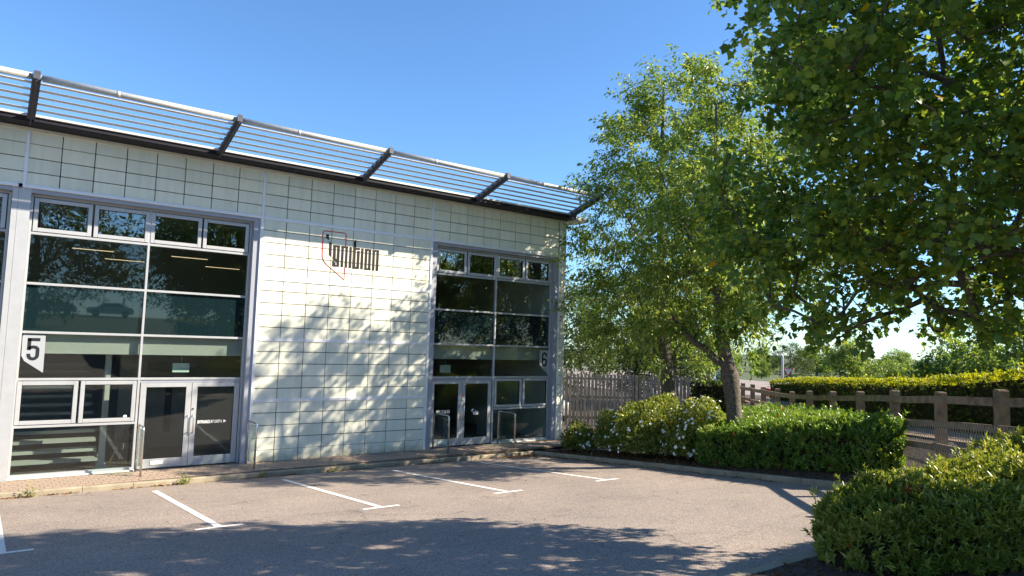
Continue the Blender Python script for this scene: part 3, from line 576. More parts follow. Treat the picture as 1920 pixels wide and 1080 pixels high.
# ---- glazed guard hoops beside the doors
def hoop(x, y0, y1, h, label):
    o = thing('guard_hoop', label, 'guard rail', (x, y1, -0.01), group='glazed guard hoops by the doors')
    L = y0 - y1; r = 0.06; pts = [(0, 0, 0), (0, 0, h - r)] + [(0, r - r * math.cos(R(a)), h - r + r * math.sin(R(a))) for a in (30, 60, 90)] + [(0, L - r, h)] + [(0, L - r + r * math.sin(R(a)), h - r + r * math.cos(R(a))) for a in (30, 60, 90)] + [(0, L, 0)]
    MB().tube(pts, 0.021, 10).obj('tube', 'steel', o, smooth=True)
    MB().box(-0.005, 0.005, 0.045, L - 0.045, 0.10, h - 0.05).obj('glass_panel', 'clear', o)
    for y in (0.035, L - 0.035):
        for z in (0.22, h - 0.22): MB().box(-0.016, 0.016, y - 0.02, y + 0.02, z - 0.02, z + 0.02).obj('clamp', 'steel', o, bevel=0.004)
    return o
hoop(2.26, 0.04, -0.52, 0.96, 'steel guard hoop with glass infill left of the leftmost double doors')
hoop(4.40, -0.13, -0.72, 0.96, 'steel guard hoop with glass infill against the left end of the panelled wall')
hoop(9.27, 0.06, -0.70, 0.94, 'steel guard hoop with glass infill in front of the WELCOME TO door')
hoop(11.33, -0.03, -0.80, 0.94, 'steel guard hoop with glass infill in front of the lower right window')

# ------------------------------------------------------------------ interior seen through the glass
tag(MB().box(-9, 13.44, 0.31, 9, -0.06, -0.01).obj('interior_floor', 'infloor'), kind='structure')
tag(MB().box(-9, 13.44, 0.45, 9, 2.36, 2.9).box(-9, 13.44, 0.30, 0.44, 2.36, 3.66).obj('upper_floor', 'inceil'), kind='structure')
tag(MB().box(-9, 13.44, 0.31, 9, 5.45, 5.49).obj('interior_ceiling', 'inceil'), kind='structure')
tag(MB().box(-9, 13.44, 7.0, 7.1, 0, 5.45).box(6.6, 6.75, 0.31, 7.0, -0.01, 2.36).box(6.6, 6.75, 0.5, 7.0, 2.9, 5.45).obj('interior_wall', 'inwall'), kind='structure')
st = thing('staircase', 'grey open staircase inside behind the lower left unit 5 window', 'staircase', (-1.2, 1.1, 0))
for i in range(12):
    MB().box(0, 2.9, i * 0.26, i * 0.26 + 0.30, i * 0.17 + 0.10, i * 0.17 + 0.165).obj('tread', 'step', st)
MB().box(2.9, 2.95, 0, 3.2, 0.0, 0.2).box(-0.05, 0, 0, 3.2, 0, 0.2).obj('stringer', 'step', st)
cl = MB().box(-0.055, 0.055, -0.055, 0.055, 0, 2.36).box(-0.08, 0.08, -0.08, 0.08, 0, 0.09).obj('column', 'column', None, loc=(1.72, 0.75, 0)); tag(cl, 'white square column inside behind the unit 5 casement window', 'column')
ch = thing('shell_chair', 'dark shell chair with splayed legs inside behind the unit 5 window', 'chair', (2.25, 1.35, 0), R(200))
sv = MB()
for i in range(7):
    for j in range(5):
        t = i / 6; w = (j - 2) / 2
        sv.v.append((w * (0.23 - 0.04 * t), -0.22 + 0.44 * min(t * 1.6, 1) + 0.05 * max(0, t - .6), 0.43 + 0.06 * w * w + (0.40 * max(0, t - 0.5) * 1.7)))
for i in range(6):
    for j in range(4): sv.f.append((i * 5 + j, i * 5 + j + 1, i * 5 + j + 6, i * 5 + j + 5)); sv.mi.append(0)
s_ = sv.obj('seat', 'dark', ch, smooth=True); s_.modifiers.new('thick', 'SOLIDIFY').thickness = 0.02
for a, b in ((-1, -1), (1, -1), (-1, 1), (1, 1)): MB().tube([(a * 0.10, b * 0.10, 0.43), (a * 0.21, b * 0.21, 0)], [0.014, 0.010], 6).obj('leg', 'wood', ch)
idr = thing('inner_door', 'grey inner door with a tall vision panel behind the left unit 5 door', 'door', (2.9, 3.2, 0))
MB().box(0, 0.95, 0, 0.05, 0, 2.1).obj('leaf', 'doorgrey', idr); MB().box(0.42, 0.58, -0.006, 0, 0.35, 1.75).obj('vision_panel', 'dark', idr)
tag(MB().box(2.3, 6.6, 3.26, 3.36, -0.01, 2.36).obj('interior_partition', 'inwall'), kind='structure')
for x, w in ((3.1, 'doors nearer the left edge'), (9.9, 'doors right of the panelled wall')):
    e = thing('hanging_sign_box', 'small pale hanging sign box inside above the ' + w, 'sign', (x, 0.62, 1.98)); MB().box(-0.17, 0.17, -0.02, 0.02, 0, 0.2).obj('box', 'palegreen', e); MB().box(-0.006, 0.006, -0.006, 0.006, 0.2, 0.36).obj('rod', 'steel', e)
for i, (x, y, L) in enumerate(((1.0, 1.9, 0.8), (3.0, 1.9, 0.8), (1.9, 4.2, 0.9), (4.3, 4.2, 0.9))):
    lp = MB().box(0, L, -0.012, 0.012, 0, 0.012).obj('strip_light', 'lamp', None, loc=(x, y, 4.62 + 0.02 * i)); tag(lp, 'thin warm strip light inside the upper floor, %s row from the glass, %s end' % (('first', 'second', 'third')[i // 2], ('left', 'right')[i % 2]), 'light', 'upper floor strip lights')
dk = thing('reception_desk', 'pale reception desk inside the lower right unit 6 window', 'desk', (12.0, 1.5, 0)); MB().box(0, 1.3, 0, 0.6, 0.70, 0.75).obj('top', 'column', dk); MB().box(0.03, 1.27, 0.04, 0.08, 0, 0.70).obj('front_panel', 'doorgrey', dk)
for a in (0.03, 1.21): MB().box(a, a + 0.06, 0.1, 0.56, 0, 0.7).obj('leg', 'column', dk)

# ------------------------------------------------------------------ fence on the bank
fe = thing('rail_fence', 'weathered timber post and rail fence with wire mesh along the bank', 'fence', (*fpos(0), HB(*fpos(0))))
fx, fy, fz = fe.location
ks = list(range(-4, 14))
for k in ks:
    x, y = fpos(k * 1.8); t = f_top(k * 1.8) + random.uniform(-.02, .02); w = 0.07; b = t - 1.5
    a = Vector((FD[0], FD[1], 0)); nn = Vector((FN[0], FN[1], 0)); c = Vector((x - fx, y - fy, 0)); lean = Vector((random.gauss(0, .012), random.gauss(0, .012), 0)); v = []
    for z, g in ((b - fz, 0), (t - 0.02 - fz, 1), (t - fz, 1)):
        ww = w * (0.9 if z == t - fz else 1)
        for p, q in ((-1, -1), (1, -1), (1, 1), (-1, 1)): v.append(c + a * p * ww + nn * q * ww + lean * g + Vector((0, 0, z)))
    MB().add(v, [(3, 2, 1, 0)] + [(o + i, o + (i + 1) % 4, o + 4 + (i + 1) % 4, o + 4 + i) for o in (0, 4) for i in range(4)] + [(8, 9, 10, 11)]).obj('post', 'timber', fe)
for k in ks[:-1]:
    for j, (dz, hh) in enumerate(((0.16, 0.12), (0.55, 0.11), (0.92, 0.11))):
        pts = []
        for kk in (k, k + 1):
            x, y = fpos(kk * 1.8 + (0.006 if kk == k else -0.006), 0.107); pts.append(Vector((x - fx, y - fy, f_top(kk * 1.8) - dz - fz + random.uniform(-.015, .015))))
        mid = (pts[0] + pts[1]) / 2 + Vector((0, 0, random.uniform(-.02, .01)))
        mb = MB(); mb.beam(pts[0], mid, 0.045, hh); mb.beam(mid, pts[1], 0.045, hh); mb.obj('rail', 'timber', fe)
wm = MB(); s = -7.2
def wire(a, b, r=0.0055):
    d = (b - a).normalized(); sx = d.cross(Vector((FN[0], FN[1], 0.01))).normalized() * r; wm.add([a - sx, a + sx, b + sx, b - sx], [(0, 1, 2, 3)])
s = -7.2; st_ = 0.075
while s < 12:
    for sg in (1, -1):
        a = fpos(s, 0.14); t0 = f_top(s) - 0.5; b2 = s + sg * 0.30; b = fpos(b2, 0.14); t1 = f_top(b2) - 1.25
        wire(Vector((a[0] - fx, a[1] - fy, t0 - fz)), Vector((b[0] - fx, b[1] - fy, t1 - fz)))
    s += st_
tag(wm.obj('wire_mesh', 'wire', fe), kind='stuff')

# slatted timber screen
A = Vector((18.9, 5.7, 0)); Bv = Vector((23.0, 2.55, 0)); Cv = Vector((19.9, 7.6, 0))
sc = thing('timber_screen', 'grey vertical slat timber screen behind the rose bushes', 'screen', (A.x, A.y, -0.45))
def slats(p, q):
    d = (q - p); L = d.length; d.normalize(); nrm = Vector((d.y, -d.x, 0)); n = int(L / 0.152)
    for i in range(n):
        c = p + d * (0.07 + i * 0.152) - A; h = 2.14 + random.uniform(-.012, .012)
        dp = nrm * (0.03 if i % 2 else 0.0); a = c - d * 0.057 + dp; b = c + d * 0.057 + dp
        MB().hexa([a, b, b + nrm * 0.03, a + nrm * 0.03] + [w + Vector((0, 0, h)) for w in (a, b, b + nrm * 0.03, a + nrm * 0.03)]).obj('slat', 'slat', sc)
    for z in (0.35, 1.2, 1.95):
        mb = MB(); mb.beam(p - A - nrm * 0.03 + Vector((0, 0, z)), q - A - nrm * 0.03 + Vector((0, 0, z)), 0.05, 0.09); mb.obj('back_rail', 'slat', sc)
slats(A, Bv); slats(Cv, A + Vector((-0.03, -0.05, 0)))

# ------------------------------------------------------------------ vegetation
def hedge(name, label, poly, zbase, height, n_top, n_side, mtl, leaf, lw, tint=(0.45, 0.22), up=0.75, core_in=0.17, low=0.03, cut=0.0, gold=None, rough=0.05, shape='lance', hvar=0.05, bald=None, rnd=0.22):
    cx = sum(p[0] for p in poly) / len(poly); cy = sum(p[1] for p in poly) / len(poly)
    H = thing(name, label, 'hedge', (cx, cy, zbase(cx, cy)))
    pv_ = np.array(poly); nx = np.roll(pv_, -1, 0)
    area = 0.5 * np.sum(pv_[:, 0] * nx[:, 1] - nx[:, 0] * pv_[:, 1])
    if area < 0: pv_ = pv_[::-1]; nx = np.roll(pv_, -1, 0)
    ed = nx - pv_; el = np.linalg.norm(ed, axis=1); en = np.stack([ed[:, 1], -ed[:, 0]], 1) / el[:, None]
    def inside(pt): return np.all(((pt[:, None, :] - pv_[None]) * en[None]).sum(2) < 0, axis=1)
    def ht(x, y): return height(x, y) * (1 + hvar * noise.noise(Vector((x * 1.3, y * 1.3, 3.1)))) + rough * noise.noise(Vector((x * 4, y * 4, 0)))
    pts = []; nr = []
    lo = pv_.min(0); hi = pv_.max(0)
    while len(pts) < n_top:
        c = lo + (hi - lo) * rng.random((n_top, 2)); c = c[inside(c)]
        dist = -((c[:, None, :] - pv_[None]) * en[None]).sum(2); k = dist.argmin(1); dm = dist.min(1)
        for (x, y), kk, d in zip(c, k, dm):
            rd = max(0, 1 - d / rnd); pts.append((x, y, zbase(x, y) + ht(x, y) - 0.62 * rnd * rd * rd - abs(rng.normal(0, 0.035)))); nr.append((en[kk][0] * rd, en[kk][1] * rd, 1.0))
            if len(pts) >= n_top: break
    e = rng.choice(len(el), n_side, p=el / el.sum())
    t = rng.random(n_side)
    for kk, tt, hh in zip(e, t, rng.random(n_side)):
        q = pv_[kk] + ed[kk] * tt; b = zbase(*q); h = ht(*q); z = low + (h - low - 0.05) * hh ** 1.1
        off = abs(rng.normal(0, 0.05)) + 0.04 * max(0, 0.35 - hh) - rough * 1.2 * noise.noise(Vector((q[0] * 3, q[1] * 3, z * 3)))
        pts.append((q[0] - en[kk][0] * off, q[1] - en[kk][1] * off, b + z)); nr.append((en[kk][0], en[kk][1], 0.25))
    o = np.array(pts); nn = unit(np.array(nr)); N = len(o)
    if bald:
        keep = np.array([noise.noise(Vector((p[0] * 1.9 + 4, p[1] * 1.9, p[2]))) < bald or rng.random() < 0.25 for p in pts]); o = o[keep]; nn = nn[keep]; N = len(o)
    K = 8                                          # leaves per sprig, fanned round a small shoot
    sel = rng.choice(N, N // K, replace=False); o = o[sel]; nn = nn[sel]; ns = len(o)
    sd = unit(nn * 0.55 + np.array([0, 0, up * 0.8]) + rng.normal(0, 0.38, (ns, 3)))
    stray = np.where(rng.random(ns) < 0.035, rng.uniform(0.06, 0.17, ns), 0.0)
    o = o + sd * stray[:, None]
    e1 = unit(np.cross(sd, rng.normal(0, 1, (ns, 3)))); e2 = np.cross(sd, e1)
    bt = np.clip(rng.normal(tint[0], tint[1] * 0.8, ns) + 0.30 * np.array([noise.noise(Vector((p[0] * 1.5, p[1] * 1.5, p[2] * 1.5))) for p in o]), 0, 0.95)
    if gold: bt = np.clip(bt + gold(o), 0, 0.98)
    dead = rng.random(ns) < 0.004
    O = []; A = []; NM = []; TN = []
    for j in range(K):
        ph = j * 2.4 + rng.uniform(0, 0.7, ns); rad_ = e1 * np.cos(ph)[:, None] + e2 * np.sin(ph)[:, None]; tt = (j / K) - 0.55
        O.append(o + sd * (tt * leaf * 0.9)[..., None] if np.ndim(tt) else o + sd * tt * leaf * 0.9); w_ = 0.95 - 0.6 * j / K
        A.append(unit(sd * (0.35 + 0.6 * j / K) + rad_ * w_ + rng.normal(0, 0.12, (ns, 3)))); NM.append(sd - rad_ * 0.5 + rng.normal(0, 0.25, (ns, 3)))
        t_ = np.clip(bt + rng.normal(0, 0.09, ns), 0, 0.96); t_[dead] = 1.0; TN.append(t_)
    o = np.concatenate(O); ax = np.concatenate(A); nm = np.concatenate(NM); tn = np.concatenate(TN); N = len(o)
    L = leaf * rng.uniform(0.6, 1.25, N)
    o = o - np.array(H.location)
    f = ob('foliage', leaves_mesh('foliage', shape, o - ax * L[:, None] * 0.25, ax, nm, L, L * lw, tn, mtl), H); tag(f, kind='stuff')
    # closed dark core, added to block the view through the foliage
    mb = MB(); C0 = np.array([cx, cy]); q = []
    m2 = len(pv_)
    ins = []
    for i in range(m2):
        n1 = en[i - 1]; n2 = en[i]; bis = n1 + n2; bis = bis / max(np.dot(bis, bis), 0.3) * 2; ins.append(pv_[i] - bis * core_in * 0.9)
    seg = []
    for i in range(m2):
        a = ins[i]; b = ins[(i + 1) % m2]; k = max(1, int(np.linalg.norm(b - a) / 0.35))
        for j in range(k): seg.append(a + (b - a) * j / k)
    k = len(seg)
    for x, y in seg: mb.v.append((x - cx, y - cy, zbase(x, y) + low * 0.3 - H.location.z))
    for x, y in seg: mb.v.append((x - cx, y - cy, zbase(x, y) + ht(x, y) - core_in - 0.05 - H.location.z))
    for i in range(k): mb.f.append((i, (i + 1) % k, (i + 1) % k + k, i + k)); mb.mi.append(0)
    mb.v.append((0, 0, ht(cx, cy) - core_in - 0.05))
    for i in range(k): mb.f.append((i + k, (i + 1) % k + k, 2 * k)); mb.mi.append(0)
    mb.obj('inner_core', 'core_stem', H)
    return H
def hb(x, y): return HB(x, y)
hedge('hedge', 'low clipped evergreen hedge filling the bed along the kerb around the nearest tree trunk', [(12.40, -6.1), (12.36, -10.15), (12.55, -10.35), (12.80, -10.25), (18.8, -4.15), (18.0, -3.2), (13.9, -4.9)], hb, lambda x, y: 0.82, 60000, 38000, 'leaf_laurel', 0.095, 0.34, (0.42, 0.2), 0.75, rnd=0.24, hvar=0.08, rough=0.07)
hedge('hedge', 'sunlit narrow leaved hedge in the bottom right corner beside the kerb', [(6.15, -12.45), (6.35, -12.18), (9.9, -12.2), (11.0, -12.75), (10.2, -15.6), (7.4, -15.0), (6.15, -12.9)], hb, lambda x, y: 0.68, 84000, 50000, 'leaf_privet', 0.082, 0.31, (0.46, 0.22), 0.8, rough=0.16, hvar=0.22, bald=0.36, rnd=0.34)
def lit_top(o):  # sun on the hedge top painted into the leaf tint, face kept darker
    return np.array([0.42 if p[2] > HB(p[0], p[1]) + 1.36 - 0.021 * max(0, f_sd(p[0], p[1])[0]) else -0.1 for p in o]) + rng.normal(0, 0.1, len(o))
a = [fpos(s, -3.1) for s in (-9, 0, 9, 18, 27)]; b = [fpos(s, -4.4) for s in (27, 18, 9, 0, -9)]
hedge('hedge', 'long trimmed hedge with sunlit yellow green top behind the rail fence', a + b, hb, lambda x, y: 1.56 - 0.021 * max(0, f_sd(x, y)[0]), 42000, 80000, 'leaf_gold', 0.075, 0.55, (0.38, 0.15), 0.5, shape='oval', gold=lit_top, hvar=0.03)
hedge('hedge', 'small dark clipped hedge block beside the slatted screen', [(23.4, 2.6), (24.8, 1.5), (25.3, 2.3), (24.0, 3.4)], lambda x, y: -0.35, lambda x, y: 1.85, 2500, 6000, 'leaf_dark', 0.10, 0.6, (0.35, 0.2), 0.4, shape='oval')

class Skel:
    def __init__(s, trunk):
        s.p = []; s.par = []; s.rmin = []
        for i, (x, y, z, r) in enumerate(trunk): s.p.append(np.array((x, y, z))); s.par.append(i - 1); s.rmin.append(r)
    def branch(s, nodes, par, rm=0.0):
        for n in nodes: s.p.append(np.array(n)); s.par.append(par); s.rmin.append(rm); par = len(s.p) - 1
        return par

def tree(name, label, base, trunk, limbs, crown, n_twig, per, leaf, lw, shape, leafmat, barkmat, droop=0.15, tw_len=0.6, tint=(0.45, 0.22), gap=0.12, gscale=0.8, seed=0, tipr=0.006, group=None, shell=0.45, bias=(0, 0, 0), nsides=6, expo=0.42, spread=0.13, lump=0.28, thin=None):
    g = np.random.default_rng(seed); bx_, by_, bz_ = base
    T = thing(name, label, 'tree', base, group=group)
    tr = []
    for i in range(len(trunk) - 1):
        a = np.array(trunk[i]); b = np.array(trunk[i + 1]); k = max(1, int(np.linalg.norm((b - a)[:3]) / 0.25))
        for j in range(k): tr.append(tuple(a + (b - a) * j / k))
    tr.append(trunk[-1]); tr = [(p[0], p[1], p[2], p[3]) for p in tr]
    sk = Skel(tr); ntr = len(tr)
    for (z0, tip, r0) in limbs:
        i0 = min(range(ntr), key=lambda i: abs(tr[i][2] - z0)); a = sk.p[i0]; tip = np.array(tip, float); n = max(3, int(np.linalg.norm(tip - a) / 0.3)); nodes = []
        ctl = a + (tip - a) * 0.45 + np.array([0, 0, 0.12 * np.linalg.norm(tip - a)]) * g.uniform(-.5, 1.0) + g.normal(0, 0.12, 3)
        for j in range(1, n + 1): t = j / n; nodes.append((1 - t) ** 2 * a + 2 * t * (1 - t) * ctl + t * t * tip + g.normal(0, 0.02, 3))
        par = i0
        for j, nd in enumerate(nodes): sk.p.append(nd); sk.par.append(par); sk.rmin.append(r0 * (1 - 0.75 * j / n)); par = len(sk.p) - 1
    # crown slices: (z, cx, cy, r)
    cz = np.array([c[0] for c in crown]); ccx = np.array([c[1] for c in crown]); ccy = np.array([c[2] for c in crown]); cr = np.array([c[3] for c in crown])
    tw = []; sd_ = seed * 7.3
    while len(tw) < n_twig:
        z = g.uniform(cz[0], cz[-1]); r = np.interp(z, cz, cr)
        if g.random() > (r / cr.max()) ** 1.6 + 0.05: continue
        th = g.uniform(0, 2 * math.pi); rr = r * g.random() ** shell
        rr *= 1 + lump * noise.noise(Vector((math.cos(th) * 1.7 + sd_, math.sin(th) * 1.7, z * 0.9)))
        p = np.array([np.interp(z, cz, ccx) + rr * math.cos(th), np.interp(z, cz, ccy) + rr * math.sin(th), z])
        if noise.noise(Vector((p[0] * gscale + sd_, p[1] * gscale, p[2] * gscale))) < -gap: continue
        if thin and thin(p) and g.random() < 0.88: continue
        tw.append(p)
    ax0 = np.array([np.mean(ccx), np.mean(ccy)])
    tw.sort(key=lambda p: np.hypot(p[0] - np.interp(p[2], cz, ccx), p[1] - np.interp(p[2], cz, ccy)))
    arr = np.array(sk.p); cnt = len(sk.p); buf = np.zeros((cnt + n_twig * 9, 3)); buf[:cnt] = arr
    tips = []
    for p in tw:
        d = buf[:cnt] - p; dist = np.sqrt((d ** 2).sum(1)) + 0.7 * np.maximum(0, d[:, 2] + 0.05); dist[:max(1, int(ntr * 0.25))] += 2
        i = int(dist.argmin()); a = buf[i]; n = min(8, max(1, int(np.linalg.norm(p - a) / 0.22))); par = i
        ctl = (a + p) / 2 + np.array([0, 0, 0.12 * np.linalg.norm(p - a)]) + g.normal(0, 0.03, 3)
        for j in range(1, n + 1):
            t = j / n; q = (1 - t) ** 2 * a + 2 * t * (1 - t) * ctl + t * t * p
            sk.p.append(q); sk.par.append(par); sk.rmin.append(0); par = len(sk.p) - 1; buf[cnt] = q; cnt += 1
        tips.append(par)
    # pipe-model radii
    nN = len(sk.p); w = np.zeros(nN); w[tips] = 1
    for i in range(nN - 1, ntr, -1): w[sk.par[i]] += w[i] if sk.par[i] >= 0 else 0
    rad = tipr * np.maximum(w, 1) ** expo
    rad = np.maximum(rad, sk.rmin)
    loc = np.array(base); kids = [[] for _ in range(nN)]
    for i in range(1, nN):
        kids[sk.par[i]].append(i)
    mbt = MB(); mbt.tube([p[:3] - loc for p in np.array(tr)], [p[3] * (1 + 0.10 * noise.noise(Vector((p[2] * 2.2, seed, 0)))) for p in tr], 12, cap=True); mbt.obj('trunk', barkmat, T, smooth=True)
    mbb = MB()
    def chain(start, first):
        pts = [sk.p[start] - loc]; rs = [min(rad[first] * 1.1, rad[start])]; cur = first
        while True:
            pts.append(sk.p[cur] - loc); rs.append(rad[cur]); ks_ = kids[cur]
            if not ks_: break
            ks_ = sorted(ks_, key=lambda q: -rad[q])
            for o_ in ks_[1:]: todo.append((cur, o_))
            cur = ks_[0]
        mbb.tube(pts, rs, nsides if rs[0] > 0.02 else 4, cap=False)
    todo = []
    for i in range(ntr):
        for kx in kids[i]:
            if kx >= ntr: todo.append((i, kx))
    while todo: chain(*todo.pop())
    mbb.obj('branches', barkmat, T, smooth=True)
    # leafy shoots
    O = []; A_ = []; Nn = []; Tn = []
    for ti, p in zip(tips, tw):
        out = np.array([p[0] - np.interp(p[2], cz, ccx), p[1] - np.interp(p[2], cz, ccy), 0.0]); out = out / max(np.linalg.norm(out), 0.2)
        zt_ = (p[2] - cz[0]) / (cz[-1] - cz[0])
        d = out * 0.7 + np.array([0, 0, -0.35 + 1.15 * zt_]) + g.normal(0, 0.35, 3) + np.array(bias); d /= np.linalg.norm(d)
        L = tw_len * g.uniform(0.6, 1.35); n = max(4, int(per * g.uniform(0.6, 1.4))); t = g.random(n) ** 0.9 - 0.25
        side = unit(np.cross(d, g.normal(0, 1, 3)))
        s2 = np.cross(d, side); phi = g.uniform(0, 2 * math.pi, n)
        lat = side * np.cos(phi)[:, None] + s2 * np.sin(phi)[:, None]
        pos = p + d * (t * L)[:, None] + np.array([0, 0, -droop]) * (np.maximum(t, 0) ** 2 * L)[:, None] + lat * g.uniform(0.0, spread, n)[:, None] * (L / 0.6)
        ax = unit(d * 0.55 + lat * 0.8 + np.array([0, 0, -droop * 2.2]) + g.normal(0, 0.25, (n, 3)) + np.array(bias) * 0.6)
        O.append(pos); A_.append(ax); Nn.append(np.array([0, 0, 1.0]) + lat * 0.3 + g.normal(0, 0.55, (n, 3))); Tn.append(np.clip(g.normal(tint[0] + 0.15 * noise.noise(Vector(p * 0.9)), tint[1], n) + g.normal(0, .06), 0, 0.95))
    O = np.concatenate(O); A_ = np.concatenate(A_); Nn = np.concatenate(Nn); Tn = np.concatenate(Tn); N = len(O); Tn[g.random(N) < 0.004] = 1.0
    ln = leaf * g.uniform(0.5, 1.3, N)
    cw = ob('crown', leaves_mesh('crown', shape, O - loc, A_, Nn, ln, ln * lw, Tn, leafmat), T); tag(cw, kind='stuff')
    return T

# mid tree in the hedge bed (trunk in plain view)
bz = HB(13.4, -6.4)
tree('broadleaf_tree', 'tall leafy tree with a stout brown trunk rising from the low hedge', (13.4, -6.4, bz - 0.05),
     [(13.40, -6.40, bz - 0.05, 0.23), (13.38, -6.38, bz + 0.5, 0.185), (13.33, -6.34, bz + 1.3, 0.165), (13.27, -6.30, 2.2, 0.20), (13.16, -6.22, 2.75, 0.15), (13.08, -6.15, 3.5, 0.125), (12.98, -6.1, 5.0, 0.095), (12.95, -6.1, 6.6, 0.06), (12.95, -6.1, 8.6, 0.025)],
     [(2.35, (11.9, -5.4, 3.9), 0.085), (2.9, (14.6, -7.3, 4.4), 0.06), (3.2, (12.0, -7.2, 5.6), 0.06), (3.4, (14.0, -4.9, 5.7), 0.06), (4.3, (11.9, -5.3, 7.0), 0.05), (4.6, (14.2, -6.9, 7.2), 0.05)],
     [(3.1, 12.5, -5.8, 0.6), (3.6, 12.8, -6.0, 1.3), (4.5, 13.15, -6.25, 1.95), (5.6, 13.25, -6.35, 2.2), (7.0, 13.35, -6.4, 1.95), (8.4, 13.4, -6.45, 1.5), (9.5, 13.4, -6.45, 0.9), (10.3, 13.4, -6.45, 0.35)],
     800, 48, 0.12, 0.46, 'lance', 'leaf_cherry', 'bark', droop=0.22, tw_len=0.78, tint=(0.50, 0.25), gap=-0.02, gscale=1.15, lump=0.5, spread=0.075, seed=3, tipr=0.0045)
bz = HB(15.4, -2.8)
tree('broadleaf_tree', 'tallest drooping leafy tree in front of the slatted screen next to the building corner', (15.4, -2.8, bz - 0.05),
     [(15.40, -2.80, bz - 0.05, 0.27), (15.38, -2.78, 1.0, 0.22), (15.34, -2.74, 1.9, 0.21), (15.25, -2.7, 2.6, 0.17), (15.1, -2.6, 4.6, 0.12), (15.1, -2.6, 7.6, 0.08), (15.15, -2.6, 10.6, 0.03)],
     [(2.2, (16.8, -3.4, 4.2), 0.07), (2.4, (14.0, -1.4, 4.2), 0.07), (2.8, (13.5, -2.4, 5.4), 0.06), (3.2, (16.3, -1.6, 5.6), 0.06), (5.0, (13.7, -1.9, 7.4), 0.05), (5.6, (16.0, -3.4, 8.2), 0.05), (6.8, (14.3, -2.0, 9.2), 0.04)],
     [(2.35, 15.4, -2.8, 1.2), (2.9, 15.3, -2.75, 2.1), (3.8, 15.25, -2.7, 2.55), (5.0, 15.2, -2.65, 2.6), (6.4, 15.2, -2.6, 2.45), (8.0, 15.2, -2.6, 2.15), (9.5, 15.2, -2.6, 1.6), (10.8, 15.2, -2.6, 0.9), (11.6, 15.2, -2.6, 0.25)],
     1180, 48, 0.125, 0.46, 'lance', 'leaf_cherry', 'bark', droop=0.24, tw_len=0.86, tint=(0.50, 0.25), gap=-0.03, gscale=1.1, lump=0.55, spread=0.075, seed=5, tipr=0.0042)
# large maple to the right, trunk out of frame; crown thinned where twigs would shade the hedge, so sun reaches it
def shades_hedge(p):
    t = (p[2] - 1.6) / -LIGHT.z; x = p[0] + LIGHT.x * t; y = p[1] + LIGHT.y * t
    return 5.9 < x < 10.5 and -15.2 < y < -12.0
mx_, my_ = 8.4, -15.0; bz = HB(mx_, my_)
tree('maple_tree', 'large dark maple overhanging the right side with big lobed leaves', (mx_, my_, bz - 0.05),
     [(mx_, my_, bz - 0.05, 0.26), (mx_, my_, bz + 1.2, 0.2), (mx_ - 0.05, my_ + 0.05, 3.0, 0.18), (mx_ - 0.1, my_ + 0.1, 5.0, 0.14), (mx_ - 0.2, my_ + 0.1, 7.5, 0.08), (mx_ - 0.2, my_ + 0.1, 10.0, 0.03)],
     [(2.7, (7.3, -12.9, 4.1), 0.06), (2.9, (8.7, -12.4, 4.0), 0.06), (3.1, (9.4, -13.6, 4.6), 0.06), (3.5, (7.5, -12.6, 5.4), 0.05), (4.0, (8.9, -12.8, 6.0), 0.05), (3.6, (6.4, -14.9, 5.8), 0.05), (4.8, (6.6, -13.6, 7.2), 0.045), (5.5, (8.5, -13.0, 8.0), 0.045)],
     [(3.05, 7.9, -12.6, 1.2), (3.5, 7.85, -12.75, 1.85), (4.4, 7.8, -13.25, 2.4), (5.6, 7.75, -13.85, 2.9), (7.2, 7.6, -14.45, 3.0), (8.8, 7.45, -14.8, 2.5), (10.2, 7.4, -15.0, 1.5), (10.9, 7.4, -14.9, 0.5)],
     3000, 38, 0.073, 0.98, 'maple', 'leaf_maple', 'bark2', droop=0.20, tw_len=0.52, tint=(0.48, 0.28), gap=0.20, gscale=0.8, spread=0.12, thin=shades_hedge, seed=9, tipr=0.005, shell=0.40)

# trees further off: one prototype per kind, the rest copies
def far_tree(label, x, y, z, h, r, seed, mtl='leaf_dark', n=240, per=34, group='trees in the distance', name='distant_tree', leaf=0.2):
    return tree(name, label, (x, y, z), [(x, y, z, 0.2), (x, y, z + h * 0.4, 0.14), (x, y, z + h * 0.85, 0.04)], [(z + h * .3, (x + r * .6, y, z + h * .6), 0.07), (z + h * .35, (x - r * .6, y + r * .3, z + h * .65), 0.07)],
                [(z + h * .14, x, y, r * .55), (z + h * .35, x, y, r * .95), (z + h * .6, x, y, r), (z + h * .85, x, y, r * .6), (z + h, x, y, r * .2)], n, per, leaf, 0.5, 'oval', mtl, 'bark2', seed=seed, tw_len=1.1, gap=0.2, gscale=0.5, tint=(0.45, 0.2), nsides=4, tipr=0.01, group=group)
fa = far_tree('dark round tree between the building corner and the slatted screen', 22.5, 11.5, -0.4, 7.2, 3.6, 21, n=420)
fb = far_tree('pale grey green tree above the far end of the long hedge', 64, 16.2, -0.6, 4.5, 2.7, 22, 'leaf_cherry', n=300, leaf=0.26)
def fcopy(src, label, x, y, z, rz, sc):
    c = copy_tree(src); c.location = (x, y, z); c.rotation_euler = (0, 0, rz); c.scale = (sc, sc, sc); c['label'] = label; return c
fcopy(fa, 'dense dark tree behind the slatted screen', 29, 11, -0.4, 1.1, 1.0)
fcopy(fa, 'dark tree behind the small dark hedge block', 30.5, 9.6, -0.4, 2.1, 0.85)
fcopy(fa, 'dark tree beside the far lamp post', 72, 27.5, -0.6, 0.7, 0.62)
fcopy(fb, 'tree behind the long hedge under the maple branches', 39.5, -1.5, 0.0, 2.2, 0.8)
fcopy(fb, 'tree behind the long hedge at the right edge of the photo', 37, -4.6, 0.3, 4.0, 0.95)
